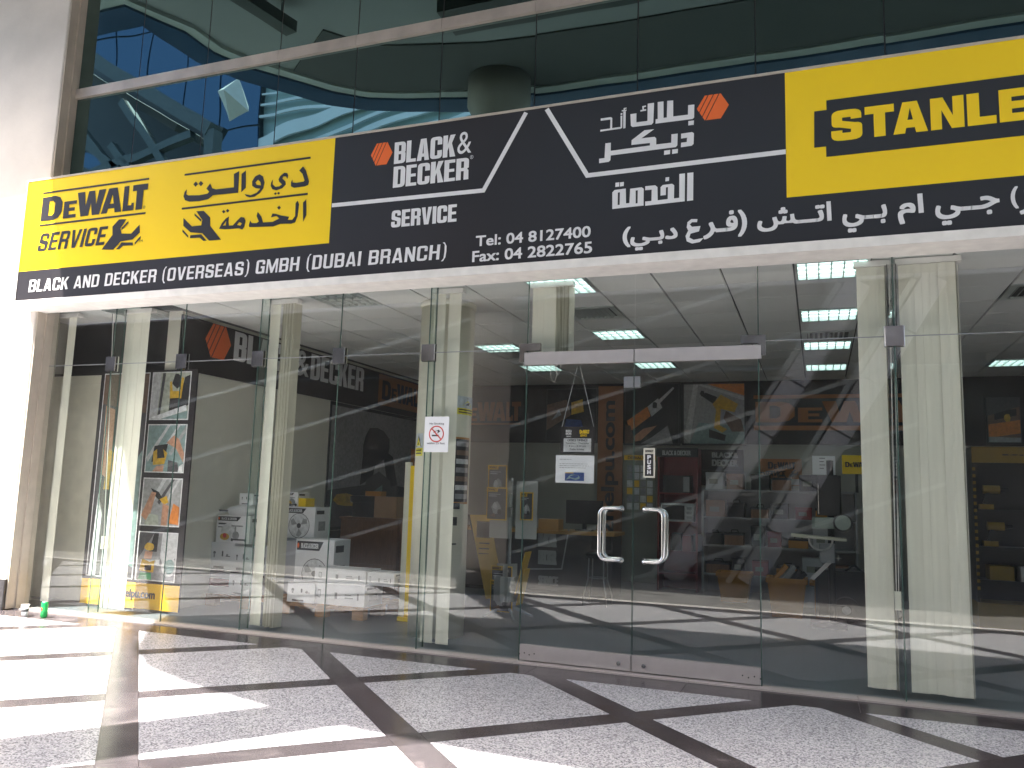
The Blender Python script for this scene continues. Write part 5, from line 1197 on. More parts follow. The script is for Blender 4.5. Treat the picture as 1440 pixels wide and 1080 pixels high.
def pallet(label, x0, x1, y0, y1, loc_group='wooden pallets under the cartons'):
    t = thing('wooden_pallet', label, 'pallet', ((x0 + x1) / 2, (y0 + y1) / 2, .005), loc_group)
    for r in range(3):
        yy = y0 + (y1 - y0 - .1) * r / 2
        for c in range(3):
            xx = x0 + (x1 - x0 - .14) * c / 2; bx('block', xx, xx + .14, yy, yy + .1, .006, .10, M_WOOD, t)
    n = 7
    for k in range(3): yy = y0 + (y1 - y0 - .1) * k / 2; bx('stringer', x0, x1, yy, yy + .1, .101, .12, M_WOOD, t)
    for k in range(n): xx = x0 + (x1 - x0 - .1) * k / (n - 1); bx('deck_board', xx, xx + .1, y0, y1, .121, .14, M_WOOD, t)
a = WY(392, 862, 1.15).x; b = WY(500, 862, 1.15).x
pallet('wooden pallet under the flat cartons in front of the cabinet', a, a + 1.1, 1.15, 2.05)
pallet('wooden pallet under the left stack of cartons', -6.9, -5.75, 1.2, 2.2)
PZ = .141
def cpx(label, tl, br, y, dep, kind=0, mat=None, zsit=None, grp='white cartons stacked by the left glass'):
    q = local_boxpx(y, tl, br)
    z0 = q[2] if zsit is None else zsit
    return carton(label, q[0], q[1], y, y + dep, z0, q[3], kind, mat, grp=grp), q
_, q = cpx('long flat white carton at the bottom front of the right pallet', (405, 818), (441, 850), 1.17, .40, 3, None, PZ); zA = q[3]; xA = q[1]
_, q2 = cpx('long flat white carton right of the bottom front one', (442, 819), (512, 850), 1.20, .40, 4, None, PZ); z2 = q2[3]
carton('flat white carton on top of the bottom row', q[0] + .28, q[0] + .95, 1.28, 1.62, max(zA, z2) + .002, max(zA, z2) + .16, 4)
carton('flat white carton at the right end of the top row', q[0] + .96, q[0] + 1.3, 1.30, 1.62, max(zA, z2) + .002, max(zA, z2) + .145, 4)
zf = .141
cpx('white fan carton with a large fan printed on it', (417, 757), (467, 822), 1.66, .36, 2, None, zf)
_, q = cpx('white carton half hidden behind the pleated blind at middle height', (390, 760), (416, 812), 1.72, .30, 0, M_BOXG, zf); zz = q[3]
_, q = cpx('upper white carton right of the pleated blind with a dark bar', (399, 712), (441, 758), 1.95, .34, 2, M_BOX, None)
carton('grey carton underneath the upper fan carton', q[0], q[1], 1.95, 2.30, zf, q[2] - .002, 0, M_BOXG)
_, q3 = cpx('small carton with a yellow side topmost right of the blind', (400, 692), (418, 712), 1.98, .25, 1, None, q[3] + .002)
tag(bx('yellow_tag', q3[1] + .002, q3[1] + .11, 2.0, 2.2, q[3] + .002, q[3] + .11, M_YEL), 'small yellow carton topmost beside the pleated blind', 'carton', 'white cartons stacked by the left glass')
# left stack
_, q = cpx('bottom white carton right of the clear packs in the left stack', (323, 806), (353, 842), 1.25, .36, 3, None, PZ); zB = q[3]; xL = q[0]
for k in range(3):
    z0 = PZ + k * .09; xa = WY(267, 820, 1.3).x
    t = thing('clear_pack', ('bottom clear blister pack in the left stack', 'red clear blister pack in the middle of the left stack', 'top clear blister pack in the left stack')[k], 'pack', (xa + .2, 1.4, z0), 'clear packs under the left cartons')
    bx('tray', max(xa, ROOM_X0 + .03), xL - .01, 1.28, 1.58, z0, z0 + .05, (M_BOXG, M_ORG, M_BOX)[k], t); bx('card', max(xa, ROOM_X0 + .03), xL - .01, 1.27, 1.279, z0, z0 + .085, (M_BOX, M_RED, M_BOXG)[k], t)
    for j in range(3): u = max(xa, ROOM_X0 + .03) + .03 + j * .12; bx('tool', u, u + .07, 1.30, 1.5, z0 + .051, z0 + .082, (M_BLKP, M_BOX, M_BLKP)[j], t)
zC = PZ + .275
_, q = cpx('white carton with kettle drawings second from the bottom left', (296, 762), (328, 802), 1.30, .32, 3, None, zC)
_, q4 = cpx('white carton right of the kettle drawing carton', (329, 768), (354, 802), 1.28, .34, 3, None, max(zB, zC) + .002)
_, q5 = cpx('white stand mixer carton with black brand bar on the left stack', (306, 724), (350, 762), 1.30, .34, 1, None, max(q[3], q4[3]) + .002)
zT = q5[3]
t = thing('rice_cooker', 'white rounded appliance on top of the left cartons', 'appliance', (q5[0] + .28, 1.45, zT)); cx_ = q5[0] + .27
mesh_obj('body', MB().lathe([(.17, zT + .001), (.20, zT + .03), (.21, zT + .07), (.18, zT + .10), (.10, zT + .125), (.03, zT + .13)], cx_, 1.47, 28), M_WHT, t, True); bx('handle', cx_ - .24, cx_ - .12, 1.28, 1.33, zT + .045, zT + .065, M_BLKP, t, .006)
carton('small white carton on top of the rounded appliance', cx_ - .04, cx_ + .16, 1.40, 1.60, zT + .131, zT + .27, 3)

# ---- workshop corner at the right: drill press, crates, cut off saw
y = 3.5; q = local_boxpx(y, (1113, 752), (1190, 758)); cx_ = WY(1163, 760, y).x
t = thing('drill_press', 'bench drill press with a pale tilting table and round motor', 'drill press', (cx_, y, 0))
bx('base', cx_ - .2, cx_ + .2, y - .05, y + .4, .006, .06, M_BLKP, t, .01)
mesh_obj('column', MB().tube([(cx_ + .05, y + .2, .06), (cx_ + .05, y + .2, 1.95)], .04, 16), M_BLKP, t)
mesh_obj('table', MB().beam((q[0], y, q[3] + .0), (q[1], y, q[2] - .01), .32, .03, 0, (0, 0, 1)), plain('bare_metal_table', (.62, .60, .50), .4, .2), t)
m = MB(); cc = (WY(1154, 757, y)); pts = [(cc.x + .13 * math.cos(math.pi + k * math.pi / 10), y - .17, cc.z + .13 * math.sin(math.pi + k * math.pi / 10) - .0) for k in range(11)]; m.tube(pts, .012, 6); mesh_obj('tilt_quadrant', m, M_STEEL, t)
q = local_boxpx(y - .1, (1152, 764), (1175, 792)); bx('bracket', q[0], q[1], y - .12, y - .02, q[2], q[3], M_GREYP, t, .01)
a = WY(1142, 814, y - .1); b = WY(1168, 789, y - .1); mesh_obj('lever_arm', MB().beam(a, b, .04, .045), M_STEEL, t)
a = WY(1179, 785, y - .14); m = MB(); m.tube([(a.x, y - .14, a.z), (a.x, y - .10, a.z)], .014, 8); 
for k in range(4): m.tube([(a.x, y - .12, a.z), (a.x + .035 * math.cos(k * 1.571), y - .12, a.z + .035 * math.sin(k * 1.571))], .006, 6)
mesh_obj('star_knob', m, M_STEEL, t)
q = local_boxpx(y - .02, (1142, 727), (1176, 744)); bx('gear_head', q[0], q[1], y - .04, y + .2, q[2], q[3], plain('pale_green_metal', (.30, .36, .32), .4, .2), t, .03)
a = WY(1185, 735, y - .02); mesh_obj('motor', MB().tube([(a.x, y - .1, a.z), (a.x, y + .2, a.z)], .105, 24), M_BLKP, t)
mesh_obj('motor_cover', MB().tube([(a.x, y - .115, a.z), (a.x, y - .101, a.z)], .085, 24), plain('pale_green_metal', 0), t)
q = local_boxpx(y, (1148, 680), (1158, 725)); bx('belt_guard', q[0], q[1] + .2, y, y + .3, q[2], q[3] + .1, M_BLKP, t, .02); mesh_obj('bright_rod', MB().tube([((q[0] + .02), y - .02, q[2] + .02), ((q[0] + .02), y - .02, q[3])], .007, 6), M_CHROME, t)
y = 4.05; q = local_boxpx(y, (1079, 812), (1134, 866)); xa, xb = q[0], q[1]; zt_ = q[3]
def crate(label, xa, xb, y, dep, zt, mat, z0=.006):
    t = thing('plastic_crate', label, 'crate', ((xa + xb) / 2, y, z0), 'plastic crates in the workshop corner')
    n = .05; m = MB()
    def panel(p, q_, r, s_): 
        return [p, q_, r, s_]
    for nm, A, B_ in (('wall', (xa + n, y + n), (xb - n, y + n)), ('wall', (xb - n, y + n), (xb - n, y + dep - n)), ('wall', (xb - n, y + dep - n), (xa + n, y + dep - n)), ('wall', (xa + n, y + dep - n), (xa + n, y + n))):
        A2 = (xa if A[0] < (xa + xb) / 2 else xb, y if A[1] < y + dep / 2 else y + dep); B2 = (xa if B_[0] < (xa + xb) / 2 else xb, y if B_[1] < y + dep / 2 else y + dep)
        c0 = Vector(((xa + xb) / 2, y + dep / 2, 0)); th = .012
        def inn(p, z): v = Vector((p[0], p[1], z)); d = (c0 - Vector((p[0], p[1], 0))); d.z = 0; return v + d.normalized() * th
        vs = [(*A, z0), (*B_, z0), (*B2, zt - .06), (*A2, zt - .06), inn(A, z0), inn(B_, z0), inn(B2, zt - .06), inn(A2, zt - .06)]
        mesh_obj('wall', MB().add(vs, [(0, 1, 2, 3), (7, 6, 5, 4), (3, 2, 6, 7), (0, 4, 5, 1), (0, 3, 7, 4), (1, 5, 6, 2)]), mat, t)
    mesh_obj('rim', MB().box(xa - .02, xb + .02, y - .02, y + .012, zt - .06, zt).box(xa - .02, xb + .02, y + dep - .012, y + dep + .02, zt - .06, zt).box(xa - .02, xa + .012, y + .0125, y + dep - .0125, zt - .06, zt).box(xb - .012, xb + .02, y + .0125, y + dep - .0125, zt - .06, zt), mat, t)
    bx('floor', xa + n, xb - n, y + n, y + dep - n, z0 + .001, z0 + .02, mat, t)
crate('orange plastic crate full of tools in the workshop corner', xa, xb, y, .38, zt_, M_CRATE)
crate('orange crate half hidden behind the full crate', xb + .06, xb + .42, y + .25, .38, zt_ - .05, M_CRATE)
crate('orange crate farther left under the shelving', xa - .75, xa - .3, y + 1.2, .38, .42, M_CRATE)
for k in range(7):
    px_ = xa + .08 + (xb - xa - .16) * random.random(); py_ = y + .06 + .25 * random.random(); a = random.uniform(-.6, .6)
    t = thing('hand_tool', ('yellow handled tool at the front of the full crate', 'black power tool lying at the left of the full crate', 'grey tool standing in the full crate', 'black tool with a cord in the full crate', 'dark tool leaning right in the full crate', 'bent metal part on the pile in the full crate', 'small black tool at the back of the full crate')[k], 'tool', (px_, py_, zt_ - .1), 'tools in the orange crate')
    mesh_obj('tool_body', MB().beam((px_ - .07 * math.cos(a), py_, zt_ - .06), (px_ + .09 * math.cos(a), py_ + .03, zt_ + .06 + .1 * random.random()), .05, .06), (M_CRATE if k == 0 else M_BLKP if k % 2 else M_GREYP), t)
    mesh_obj('tool_grip', MB().tube([(px_, py_, zt_ - .02), (px_ + .05, py_ + .02, zt_ - .12 - .01 * k)], .022, 8), M_BLKP, t)
y = 4.0; c = WY(1190, 840, y)
t = thing('floor_grinder', 'dark wheeled machine on the floor under the drill press', 'machine', (c.x, y, 0))
mesh_obj('wheel', MB().tube([(c.x, y, .16), (c.x, y + .05, .16)], .155, 24), M_BLKP, t); mesh_obj('hub', MB().tube([(c.x, y - .012, .16), (c.x, y - .001, .16)], .05, 16), M_LG, t)
bx('housing', c.x - .35, c.x + .3, y + .07, y + .5, .05, .62, M_BLKP, t, .04); bx('control_box', c.x - .5, c.x - .36, y + .1, y + .3, .15, .4, M_GREYP, t, .01); mesh_obj('hose', MB().tube([(c.x, y + .1, .62), (c.x + .1, y - .02, .70), (c.x + .22, y + .0, .6), (c.x + .3, y + .1, .5)], .014, 8), M_BLKP, t)
# ---- display at the far right
y = 4.6; q = local_boxpx(y, (1366, 628), (1500, 652)); x1_ = min(q[1], ROOM_X1 - .1)
t = thing('yellow_header_display', 'black display shelving with a yellow header and yellow base at the right edge', 'display shelf', ((q[0] + x1_) / 2, y, 0))
bx('header', q[0], x1_, y, y + .04, q[2], q[3], plain('header_yellow', (.27, .165, .015), .5), t)
slabword('lettering', FY(y - .001), q[0] + .33, q[0] + 1.15, q[2] + .09, q[3] - .09, M_BLK, t)
bx('back_panel', q[0], x1_, y + .45, y + .48, .3, q[3], M_BLKP, t); bx('side_panel', q[0], q[0] + .03, y + .041, y + .449, .3, q[3], M_BLKP, t)
bx('base', q[0], x1_, y, y + .48, .006, .30, plain('header_yellow', 0), t); text('lettering', FY(y - .001), 'DEWALT', q[0] + .5, q[0] + 1.3, .12, .2, M_BLK, t, bold=(.1, .05))
for z in (.55, .95, 1.4): bx('shelf', q[0] + .031, x1_, y + .03, y + .449, z, z + .02, M_BLKP, t)
mi = MB()
for k in range(18): mi.box(q[0] - .002, q[0] + .03, y - .004, y - .001, .45 + k * .085, .49 + k * .085)
mesh_obj('edge_strip', mi, plain('header_yellow', 0), t)
def drill(label, x, y, z, s=1):
    t = thing('cordless_drill', label, 'drill', (x, y, z), 'yellow drills on the right display')
    mesh_obj('motor_body', MB().tube([(x - .09 * s, y, z + .19 * s), (x + .05 * s, y, z + .19 * s)], .04 * s, 12), plain('header_yellow', 0), t); mesh_obj('chuck', MB().tube([(x + .051 * s, y, z + .19 * s), (x + .12 * s, y, z + .19 * s)], [.03 * s, .015 * s], 10), M_BLKP, t)
    mesh_obj('grip', MB().beam((x - .04 * s, y, z + .155 * s), (x - .07 * s, y, z + .05 * s), .035 * s, .05 * s, 0, (1, 0, 0)), M_BLKP, t); bx('battery', x - .13 * s, x - .01 * s, y - .04 * s, y + .04 * s, z + .001, z + .049 * s, plain('header_yellow', 0), t)
for lbl, px_, z in (('yellow drill on the third shelf of the right display', 1388, 1.421), ('yellow drill on the middle shelf of the right display', 1392, .971)):
    xx = WY(px_, 715, y + .15).x; drill(lbl, xx + .08, y + .15, z, 1.3)
for k in range(4):
    xx = q[0] + .15 + k * .33; tag(bx('carton', xx, xx + .26, y + .08, y + .35, .571, .74, (plain('header_yellow', 0), M_BOXG, M_BLKP, M_BOXG)[k]), ('yellow carton on the lowest shelf of the right display', 'grey carton beside the yellow one on the right display', 'black carton on the lowest shelf of the right display', 'second grey carton at the end of the right display shelf')[k], 'carton', 'cartons on the right display')
q = local_boxpx(5.5, (1345, 480), (1346, 481))

# ---- stickers and notices on the glass
GY = -.0075
def sheet(name, label, cat, tl, br, y, mat, th=.002, group=None):
    q = local_boxpx(y, tl, br); t = thing(name, label, cat, ((q[0] + q[1]) / 2, y, q[2]), group); bx('sheet', q[0], q[1], y - th, y, q[2], q[3], mat, t); return t, q
t, q = sheet('no_smoking_notice', 'white no smoking notice with a red crossed circle on the glass', 'notice', (598, 586), (630, 636), GY, M_PAPER)
F = FY(GY - .002); cx_ = (q[0] + q[1]) / 2; cz = q[2] + (q[3] - q[2]) * .51; r = (q[1] - q[0]) * .31
def ring(cx, cz, r0, r1, n=28): 
    vs = []; fs = []
    for k in range(n):
        a = 2 * math.pi * k / n; vs += [F.p(cx + r0 * math.cos(a), cz + r0 * math.sin(a), .0016), F.p(cx + r1 * math.cos(a), cz + r1 * math.sin(a), .0016)]
    for k in range(n): j = (k + 1) % n; fs.append((2 * k, 2 * k + 1, 2 * j + 1, 2 * j))
    return MB().add(vs, fs)
mesh_obj('red_ring', ring(cx_, cz, r * .86, r), CO['r'], t)
poly_obj('cigarette', F, [(0, [(cx_ - r * .6, cz - r * .28), (cx_ + r * .3, cz - r * .28), (cx_ + r * .3, cz - r * .1), (cx_ - r * .6, cz - r * .1)]), (0, [(cx_ + r * .1, cz + r * .05), (cx_ + r * .5, cz + r * .3), (cx_ + r * .3, cz + r * .5), (cx_ - r * .1, cz + r * .4), (cx_ + r * .2, cz + r * .35)]), (0, [(cx_ - r * .4, cz + r * .1), (cx_ - r * .05, cz + r * .3), (cx_ - r * .3, cz + r * .4)]), (1, [(cx_ - r * .70, cz + r * .60), (cx_ - r * .60, cz + r * .70), (cx_ + r * .70, cz - r * .60), (cx_ + r * .60, cz - r * .70)])], [CO['k'], CO['r']], t, .001)
h = q[3] - q[2]; w = q[1] - q[0]
text('lettering', F, 'No Smoking', q[0] + w * .2, q[1] - w * .2, q[3] - h * .24, q[3] - h * .17, M_INK, t, bold=(.05, .0), d=.001)
text('lettering', F, 'within 25 feet', q[0] + w * .12, q[1] - w * .14, q[2] + h * .22, q[2] + h * .28, M_INK, t, bold=(.05, .0), d=.001)
t, q = sheet('push_sticker', 'narrow black PUSH sticker with a white rim on the right door leaf', 'sticker', (905, 630), (921, 672), GY, plain('sticker_rim', (.62, .60, .50), .4))
w = q[1] - q[0]; h = q[3] - q[2]; F = FY(GY - .002)
poly_obj('black_field', F, [(0, rectp(q[0] + w * .14, q[1] - w * .14, q[2] + h * .06, q[3] - h * .20))], [CO['k']], t, .001)
for k, ch in enumerate('PUSH'):
    z1_ = q[3] - h * (.245 + k * .165); text('lettering', F, ch, q[0] + w * .34, q[1] - w * .34, z1_ - h * .14, z1_, M_WHT, t, bold=(.16, .12), d=.003)
text('title_lettering', F, 'DEWALT', q[0] + w * .15, q[1] - w * .15, q[3] - h * .14, q[3] - h * .07, M_BLK, t, bold=(.14, .08), d=.001)
t, q = sheet('hours_sign', 'black opening hours sign hanging on strings inside the left door leaf', 'sign', (789, 600), (836, 638), .075, M_BLK)
w = q[1] - q[0]; h = q[3] - q[2]; F = FY(.073)
poly_obj('white_field', F, [(0, rectp(q[0] + w * .09, q[1] - w * .10, q[2] + h * .06, q[2] + h * .56))], [CO['l']], t, .001)
for s_, u0, u1, v0, v1, bo in (('OFFICE TIMINGS', .2, .8, .45, .535, .1), ('Saturday - Thursday', .16, .84, .335, .415, .04), ('8 am - 5.30 pm', .25, .75, .225, .305, .04), ('Friday holiday', .28, .7, .10, .19, .04)):
    text('lettering', F, s_, q[0] + w * u0, q[0] + w * u1, q[2] + h * v0, q[2] + h * v1, M_INK, t, bold=(bo, 0), d=.003)
text('lettering', F, 'BLACK &', q[0] + w * .15, q[0] + w * .32, q[2] + h * .80, q[2] + h * .88, M_WHT, t, bold=(.14, .06), d=.001); text('lettering', F, 'DECKER', q[0] + w * .15, q[0] + w * .32, q[2] + h * .70, q[2] + h * .78, M_WHT, t, bold=(.14, .06), d=.001); text('lettering', F, 'SERVICE', q[0] + w * .17, q[0] + w * .31, q[2] + h * .61, q[2] + h * .66, M_WHT, t, bold=(.1, .0), d=.001)
slabword('lettering', F, q[0] + w * .56, q[0] + w * .84, q[2] + h * .74, q[2] + h * .88, M_YEL, t, d=.001); text('lettering', F, 'SERVICE', q[0] + w * .57, q[0] + w * .78, q[2] + h * .63, q[2] + h * .71, M_YEL, t, bold=(.1, .04), shear=.2, d=.001)
top = WY(814, 512, .073); top.z = 2.6; mm = MB()
mm.tube([(q[0] + .01, .073, q[3]), (top.x - .01, .073, top.z)], .0022, 5).tube([(q[1] - .01, .073, q[3]), (top.x + .01, .073, top.z)], .0022, 5); mesh_obj('string', mm, M_LG, t)
t, q = sheet('paper_notice', 'white printed paper notice with a blue picture below the hours sign', 'notice', (782, 640), (835, 680), .062, M_PAPER, .0015)
w = q[1] - q[0]; h = q[3] - q[2]; F = FY(.0605)
for k, (u1, v) in enumerate(((.42, .84), (.84, .68), (.86, .61), (.80, .54))):
    m = MB(); rr = random.Random(k); u = .1
    while u < u1:
        l = rr.uniform(.03, .09); l = min(l, u1 - u + .01); m.add([F.p(q[0] + w * u, q[2] + h * v, .001), F.p(q[0] + w * (u + l), q[2] + h * v, .001), F.p(q[0] + w * (u + l), q[2] + h * (v + .022), .001), F.p(q[0] + w * u, q[2] + h * (v + .022), .001)], [(0, 1, 2, 3)]); u += l + .018
    mesh_obj('print_line', m, CO['m'], t)
picture(F, (q[0] + w * .25, q[0] + w * .75, q[2] + h * .08, q[2] + h * .38), 'b', [('t', blob(.5, .45, .3, .3, 9, .2, 4)), ('b', blob(.5, .5, .2, .18, 9, .2, 5)), ('y', [(.0, .9), (.45, .9), (.45, 1), (0, 1)]), ('t', [(.05, .1), (.3, .3), (.2, .5)])], t, None)

# ---- litter by the left jamb
c = WZ(35, 853); t = thing('paper_cup', 'small white paper cup on the ground by the black plinth', 'cup', (c.x, -.38, 0))
cx_, cy_ = WY(36, 850, -.40).x, -.40
mesh_obj('cup_body', MB().lathe([(.028, .001), (.040, .115), (.036, .115), (.026, .012)], cx_, cy_, 20), M_PAPER, t, True); mesh_obj('cup_rim', MB().lathe([(.0395, .1155), (.043, .118), (.0395, .121)], cx_, cy_, 20), M_WHT, t, True)
mesh_obj('dark_print', MB().lathe([(.0352, .050), (.0372, .080)], cx_, cy_, 20), CO['d'], t, True)
cx_, cy_ = WY(63, 852, -.36).x, -.36
t = thing('drink_can', 'green drink can standing at the foot of the metal jamb', 'can', (cx_, cy_, 0))
gcan = plain('can_green', (.02, .42, .10), .25, .3, var=.25, scale=30)
mesh_obj('can_body', MB().lathe([(.025, .001), (.034, .012), (.034, .150), (.028, .164)], cx_, cy_, 24), gcan, t, True); mesh_obj('can_lid', MB().lathe([(.0282, .1645), (.0282, .167)], cx_, cy_, 24), M_STEEL, t, True)
poly_obj('print_patch', FY(cy_ - .0345), [(0, blob(cx_, .09, .012, .02, 8, .2, 1))], [CO['r']], t, .001)

# ================================================================== ACROSS THE STREET: canopy, column, buildings (seen in the glass)
CZH = 8.0
edge = [(-16, -1.34), (-10.3, -1.34), (-8.92, -1.32), (-8.90, -1.75), (-8.86, -2.4), (-8.6, -3.0), (-8.15, -3.6), (-7.7, -4.15), (-7.15, -4.6), (-6.5, -4.88), (-5.7, -5.12), (-4.8, -5.33), (-3.8, -5.42), (-2, -5.45), (16, -5.45)]
cn = thing('entrance_canopy', 'wide curved soffit canopy over the pavement in front of the shop', 'canopy', (0, -3, CZH))
def strip_prism(pts, z0, z1, yback=-.02):
    mb = MB()
    for i in range(len(pts) - 1):
        (x0, y0), (x1, y1) = pts[i], pts[i + 1]
        if x1 - x0 < .02: continue
        mb.box(x0, x1, 0, 1, z0, z1)
        n = len(mb.v) - 8
        ys = {0: y0, 1: y1, 2: yback, 3: yback, 4: y0, 5: y1, 6: yback, 7: yback}
        for k, y in ys.items(): v = mb.v[n + k]; mb.v[n + k] = (v[0], y, v[2])
    return mb
mesh_obj('soffit', strip_prism(edge, CZH, CZH + .5), M_SOFFIT, cn)
f = MB()
def offset(pts, d):
    out = []
    for i, p in enumerate(pts):
        a = Vector(pts[max(0, i - 1)]); b = Vector(pts[min(len(pts) - 1, i + 1)]); t_ = (b - a).normalized()
        out.append((p[0] + t_.y * d, p[1] - t_.x * d))
    return out
eo = offset(edge, .02); ei = offset(edge, -.28); e2 = offset(edge, .14)
for A, B_, z0, z1, mb, in ((eo, e2, CZH - .02, CZH + .95, f),):
    for i in range(len(A) - 1):
        mb.prism([A[i], A[i + 1], B_[i + 1], B_[i]], z0, z1)
mesh_obj('fascia', f, M_FASC, cn)
f = MB()
em = offset(edge, -.42); ein = offset(edge, -.60)
for i in range(len(eo) - 1): f.prism([ein[i], ein[i + 1], em[i + 1], em[i]], CZH - .06, CZH - .001)
mesh_obj('rim', f, M_RIM, cn)
f = MB()
for i in range(len(eo) - 1): f.prism([em[i], em[i + 1], eo[i + 1], eo[i]], CZH - .10, CZH - .001)
mesh_obj('fascia_underside', f, M_FASC, cn)
for y in (-.75, -2.35):
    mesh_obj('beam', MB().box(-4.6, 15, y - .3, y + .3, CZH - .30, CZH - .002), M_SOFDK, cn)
f = MB(); r0, r1 = offset(edge, -.61), offset(edge, -2.0)
for i in range(6, len(edge) - 1): f.prism([r1[i], r1[i + 1], r0[i + 1], r0[i]], CZH - .03, CZH - .002)
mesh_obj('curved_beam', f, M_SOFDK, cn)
a = MZ(330, -12, CZH - .3); b = MZ(412, 42, CZH - .3)
t = thing('canopy_light', 'long dark light fitting hung under the canopy soffit', 'light fitting', (a + b) / 2)
mesh_obj('housing', MB().beam(a, b, .20, .16), M_SOFDK, t); mesh_obj('hanger', MB().tube([a.lerp(b, .2), a.lerp(b, .2) + Vector((0, 0, .3))], .02, 6).tube([a.lerp(b, .8), a.lerp(b, .8) + Vector((0, 0, .3))], .02, 6), M_GREYP, t)
CCX, CCY = -4.65, -4.45
t = thing('arcade_column', 'round arcade column with black plinth carrying the canopy', 'column', (CCX, CCY, 0))
mesh_obj('plinth', MB().lathe([(.40, 0), (.40, .30), (.36, .33)], CCX, CCY, 36), M_BLACKST, t)
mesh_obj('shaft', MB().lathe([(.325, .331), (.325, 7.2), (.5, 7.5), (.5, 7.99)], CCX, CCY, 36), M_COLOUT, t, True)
for k, (cx_, cy_) in enumerate(((6.2, -4.45), (11.5, -4.45))):
    t = thing('arcade_column', ('round arcade column to the right beyond the frame', 'farthest round arcade column on the right')[k], 'column', (cx_, cy_, 0))
    mesh_obj('plinth', MB().lathe([(.40, 0), (.40, .30), (.36, .33)], cx_, cy_, 36), M_BLACKST, t)
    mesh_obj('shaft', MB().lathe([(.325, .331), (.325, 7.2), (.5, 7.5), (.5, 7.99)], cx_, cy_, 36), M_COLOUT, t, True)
# raking struts across the road (seen faintly in the lower glass)
YS = -9.6
for k, (p, q) in enumerate((((943, 838), (1205, 405)), ((1052, 826), (1316, 390)))):
    a = MY(*p, YS); b = MY(*q, YS); a.z = -.13 if a.z < .6 else a.z
    a = a + (a - b) * 0
    t = thing('raking_strut', ('grey clad raking strut nearer the door, across the road', 'grey clad raking strut farther right, across the road')[k], 'strut', (a.x, a.y, 0), 'raking struts across the road')
    d = b - a; n = 6
    b = a + d * (5.6 - a.z) / d.z; d = b - a
    for s_ in range(n):
        mesh_obj('cladding_panel', MB().beam(a + d * (s_ / n) + d * .003, a + d * ((s_ + 1) / n) - d * .003, .42, .62, 0, (0, 1, 0)), M_GREYCL, t)
    m = MB().beam(a + Vector((-.36, .05, 0)), b + Vector((-.36, .05, 0)), .1, .3, 0, (0, 1, 0)); mesh_obj('edge_trim', m, M_RIM, t)
# roof added to keep the sun off the road, resting on the struts
t = thing('added_shade_roof', 'flat roof added to shade the far side of the road, above the raking struts', 'roof', (0, -14, 7))
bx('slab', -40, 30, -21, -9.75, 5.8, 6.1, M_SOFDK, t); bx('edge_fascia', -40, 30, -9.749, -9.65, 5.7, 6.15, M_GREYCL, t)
struct('far_wall', MB().box(-60, 45, -21.6, -21.1, -.14, 5.79), M_DKB)
t = thing('ramp_rails', 'pale parallel rails of a sloping ramp across the road', 'rails', (-3, -9.2, 0))
BY = -9.2
for p, q in (((215, 660), (1060, 402)), ((215, 748), (1200, 445)), ((330, 800), (1240, 520)), ((480, 845), (1290, 596)), ((215, 578), (860, 385)), ((700, 862), (1330, 680))):
    a = MY(*p, BY); b = MY(*q, BY); m = MB(); N_ = 10; pts = []
    for i in range(N_ + 1):
        s_ = i / N_; c = a.lerp(b, s_); c.z += -.10 * math.sin(math.pi * s_); pts.append(c)
    for i in range(N_): m.beam(pts[i], pts[i + 1], .06, .07)
    mesh_obj('rail', m, M_RIM, t)
# blue glass block and pale stepped block, seen in the upper glass
bb = thing('blue_glass_building', 'blue glass office block with dark mullions across the street', 'building', (-40, -27, 0))
YB = -26.0
a = MY(100, 30, YB); b = MY(353, 330, YB)
bx('wall', -60, b.x, YB - .6, YB, -.13, 34, M_DKB, bb)
pw = 2.6; ph = 3.4; xx = b.x
cols = 0
while xx > -58:
    z = 3.0; 
    while z < 33:
        bx('window', xx - pw + .05, xx - .05, YB + .002, YB + .06, z + .05, z + ph - .05, M_BLUEG, bb); z += ph
    xx -= pw; cols += 1
pb = thing('pale_stepped_building', 'pale building with stepped wave shaped bands across the street', 'building', (-20, -30, 0))
bx('wall', b.x + .01, 50, YB - 3, YB - .3, -.13, 30, M_TEAL, pb)
YP = YB - .1
def ribbon(pts, h, dep):
    m = MB(); vs = []
    for p in pts: vs += [(p.x, p.y, p.z - h / 2), (p.x, p.y + dep, p.z - h / 2), (p.x, p.y + dep, p.z + h / 2), (p.x, p.y, p.z + h / 2)]
    fs = [(0, 1, 2, 3), tuple(range(len(vs) - 4, len(vs)))]
    for i in range(len(pts) - 1):
        for k in range(4): fs.append((4 * i + k, 4 * i + (k + 1) % 4, 4 * i + 4 + (k + 1) % 4, 4 * i + 4 + k))
    return m.add(vs, fs)
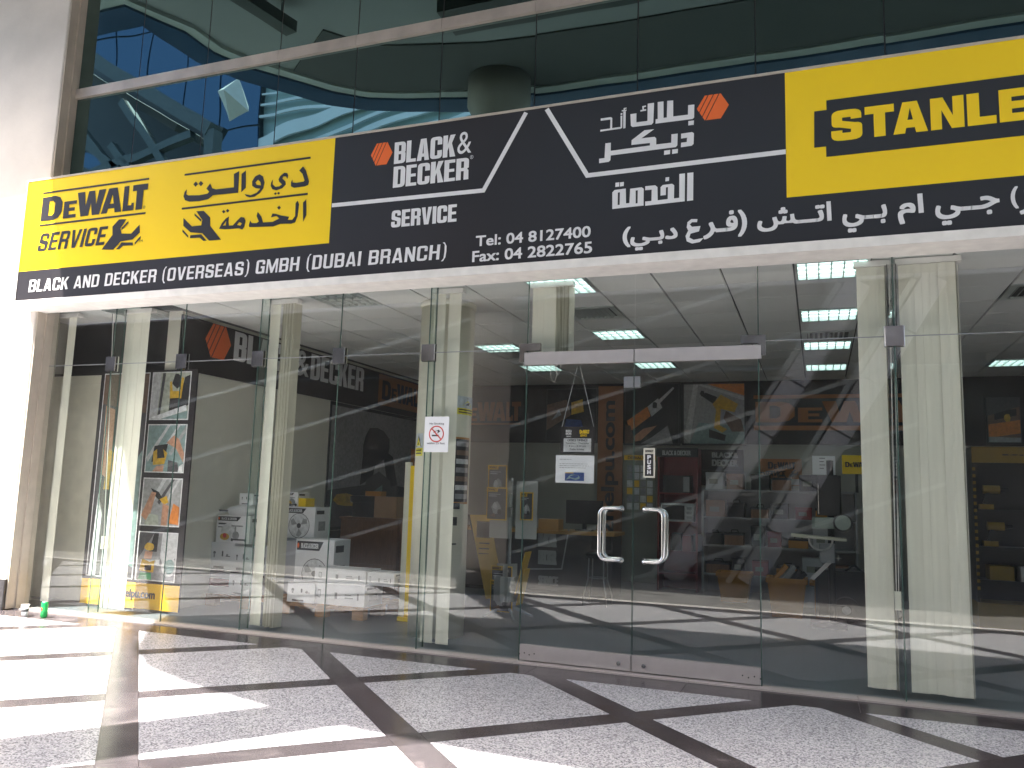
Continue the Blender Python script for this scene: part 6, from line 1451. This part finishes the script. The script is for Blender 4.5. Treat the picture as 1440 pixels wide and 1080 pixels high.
for k, (p, q, w_) in enumerate((((352, 136), (500, 126), .10), ((352, 152), (540, 132), .14), ((352, 170), (560, 136), .16), ((352, 212), (520, 140), .72), ((352, 238), (640, 128), .22), ((372, 248), (660, 140), .34), ((400, 262), (700, 150), .22), ((440, 268), (760, 156), .3))):
    a = MY(*p, YP); c = MY(*q, YP); N_ = 28; pts = []
    for i in range(N_ + 1):
        s_ = i / N_; v = a.lerp(c, s_); v.z += .045 * math.sin(s_ * 15 + k * .9) + .25 * math.sin(s_ * 3.14); pts.append(v)
    mesh_obj('band', ribbon(pts, w_, .08 + .012 * k), M_WHTB, pb)
t = thing('hanging_lantern', 'pale faceted diamond lantern hanging in front of the blue glass block', 'lantern', (-12, -12, 9))
c = MY(333, 138, -11.5); tp = MY(336, 108, -11.5); bt_ = MY(322, 171, -11.5); lf = MY(308, 129, -11.5); rt_ = MY(350, 156, -11.5); w_ = .55
mesh_obj('shell', MB().add([tp, bt_, lf, rt_, c + Vector((0, w_, 0)), c - Vector((0, w_, 0))], [(0, 4, 3), (0, 2, 4), (1, 3, 4), (1, 4, 2), (0, 3, 5), (0, 5, 2), (1, 5, 3), (1, 2, 5)]), M_RIM, t)
# steel truss walkway at the left
tr = thing('steel_walkway', 'dark steel truss walkway in front of the blue glass block', 'walkway', (-20, -13, 6))
YT = -12.5
def TP(x, y, dy=0): return MY(x, y, YT + dy)
m = MB()
mesh_obj('roof_edge', MB().beam(TP(96, 62), TP(300, 185), .5, .45).beam(TP(300, 185), TP(296, 330), .45, .4), M_TRUSS, tr)
mesh_obj('roof_deck', MB().beam(TP(60, 66, -1.8), TP(292, 205, -1.8), 3.0, .25), M_SOFDK, tr)
mesh_obj('deck', MB().beam(TP(60, 225, -1.6), TP(320, 330, -1.6), 3.0, .5), M_SOFDK, tr)
for p, q in (((103, 160), (160, 240)), ((175, 145), (235, 235)), ((120, 250), (270, 190)), ((160, 205), (200, 260)), ((170, 240), (120, 200))):
    mesh_obj('brace', MB().beam(TP(*p), TP(*q), .25, .25), M_TRUSS, tr)
mesh_obj('back_wall', MB().beam(TP(80, 130, -4), TP(292, 235, -4), .3, 3.2), M_DKB, tr)
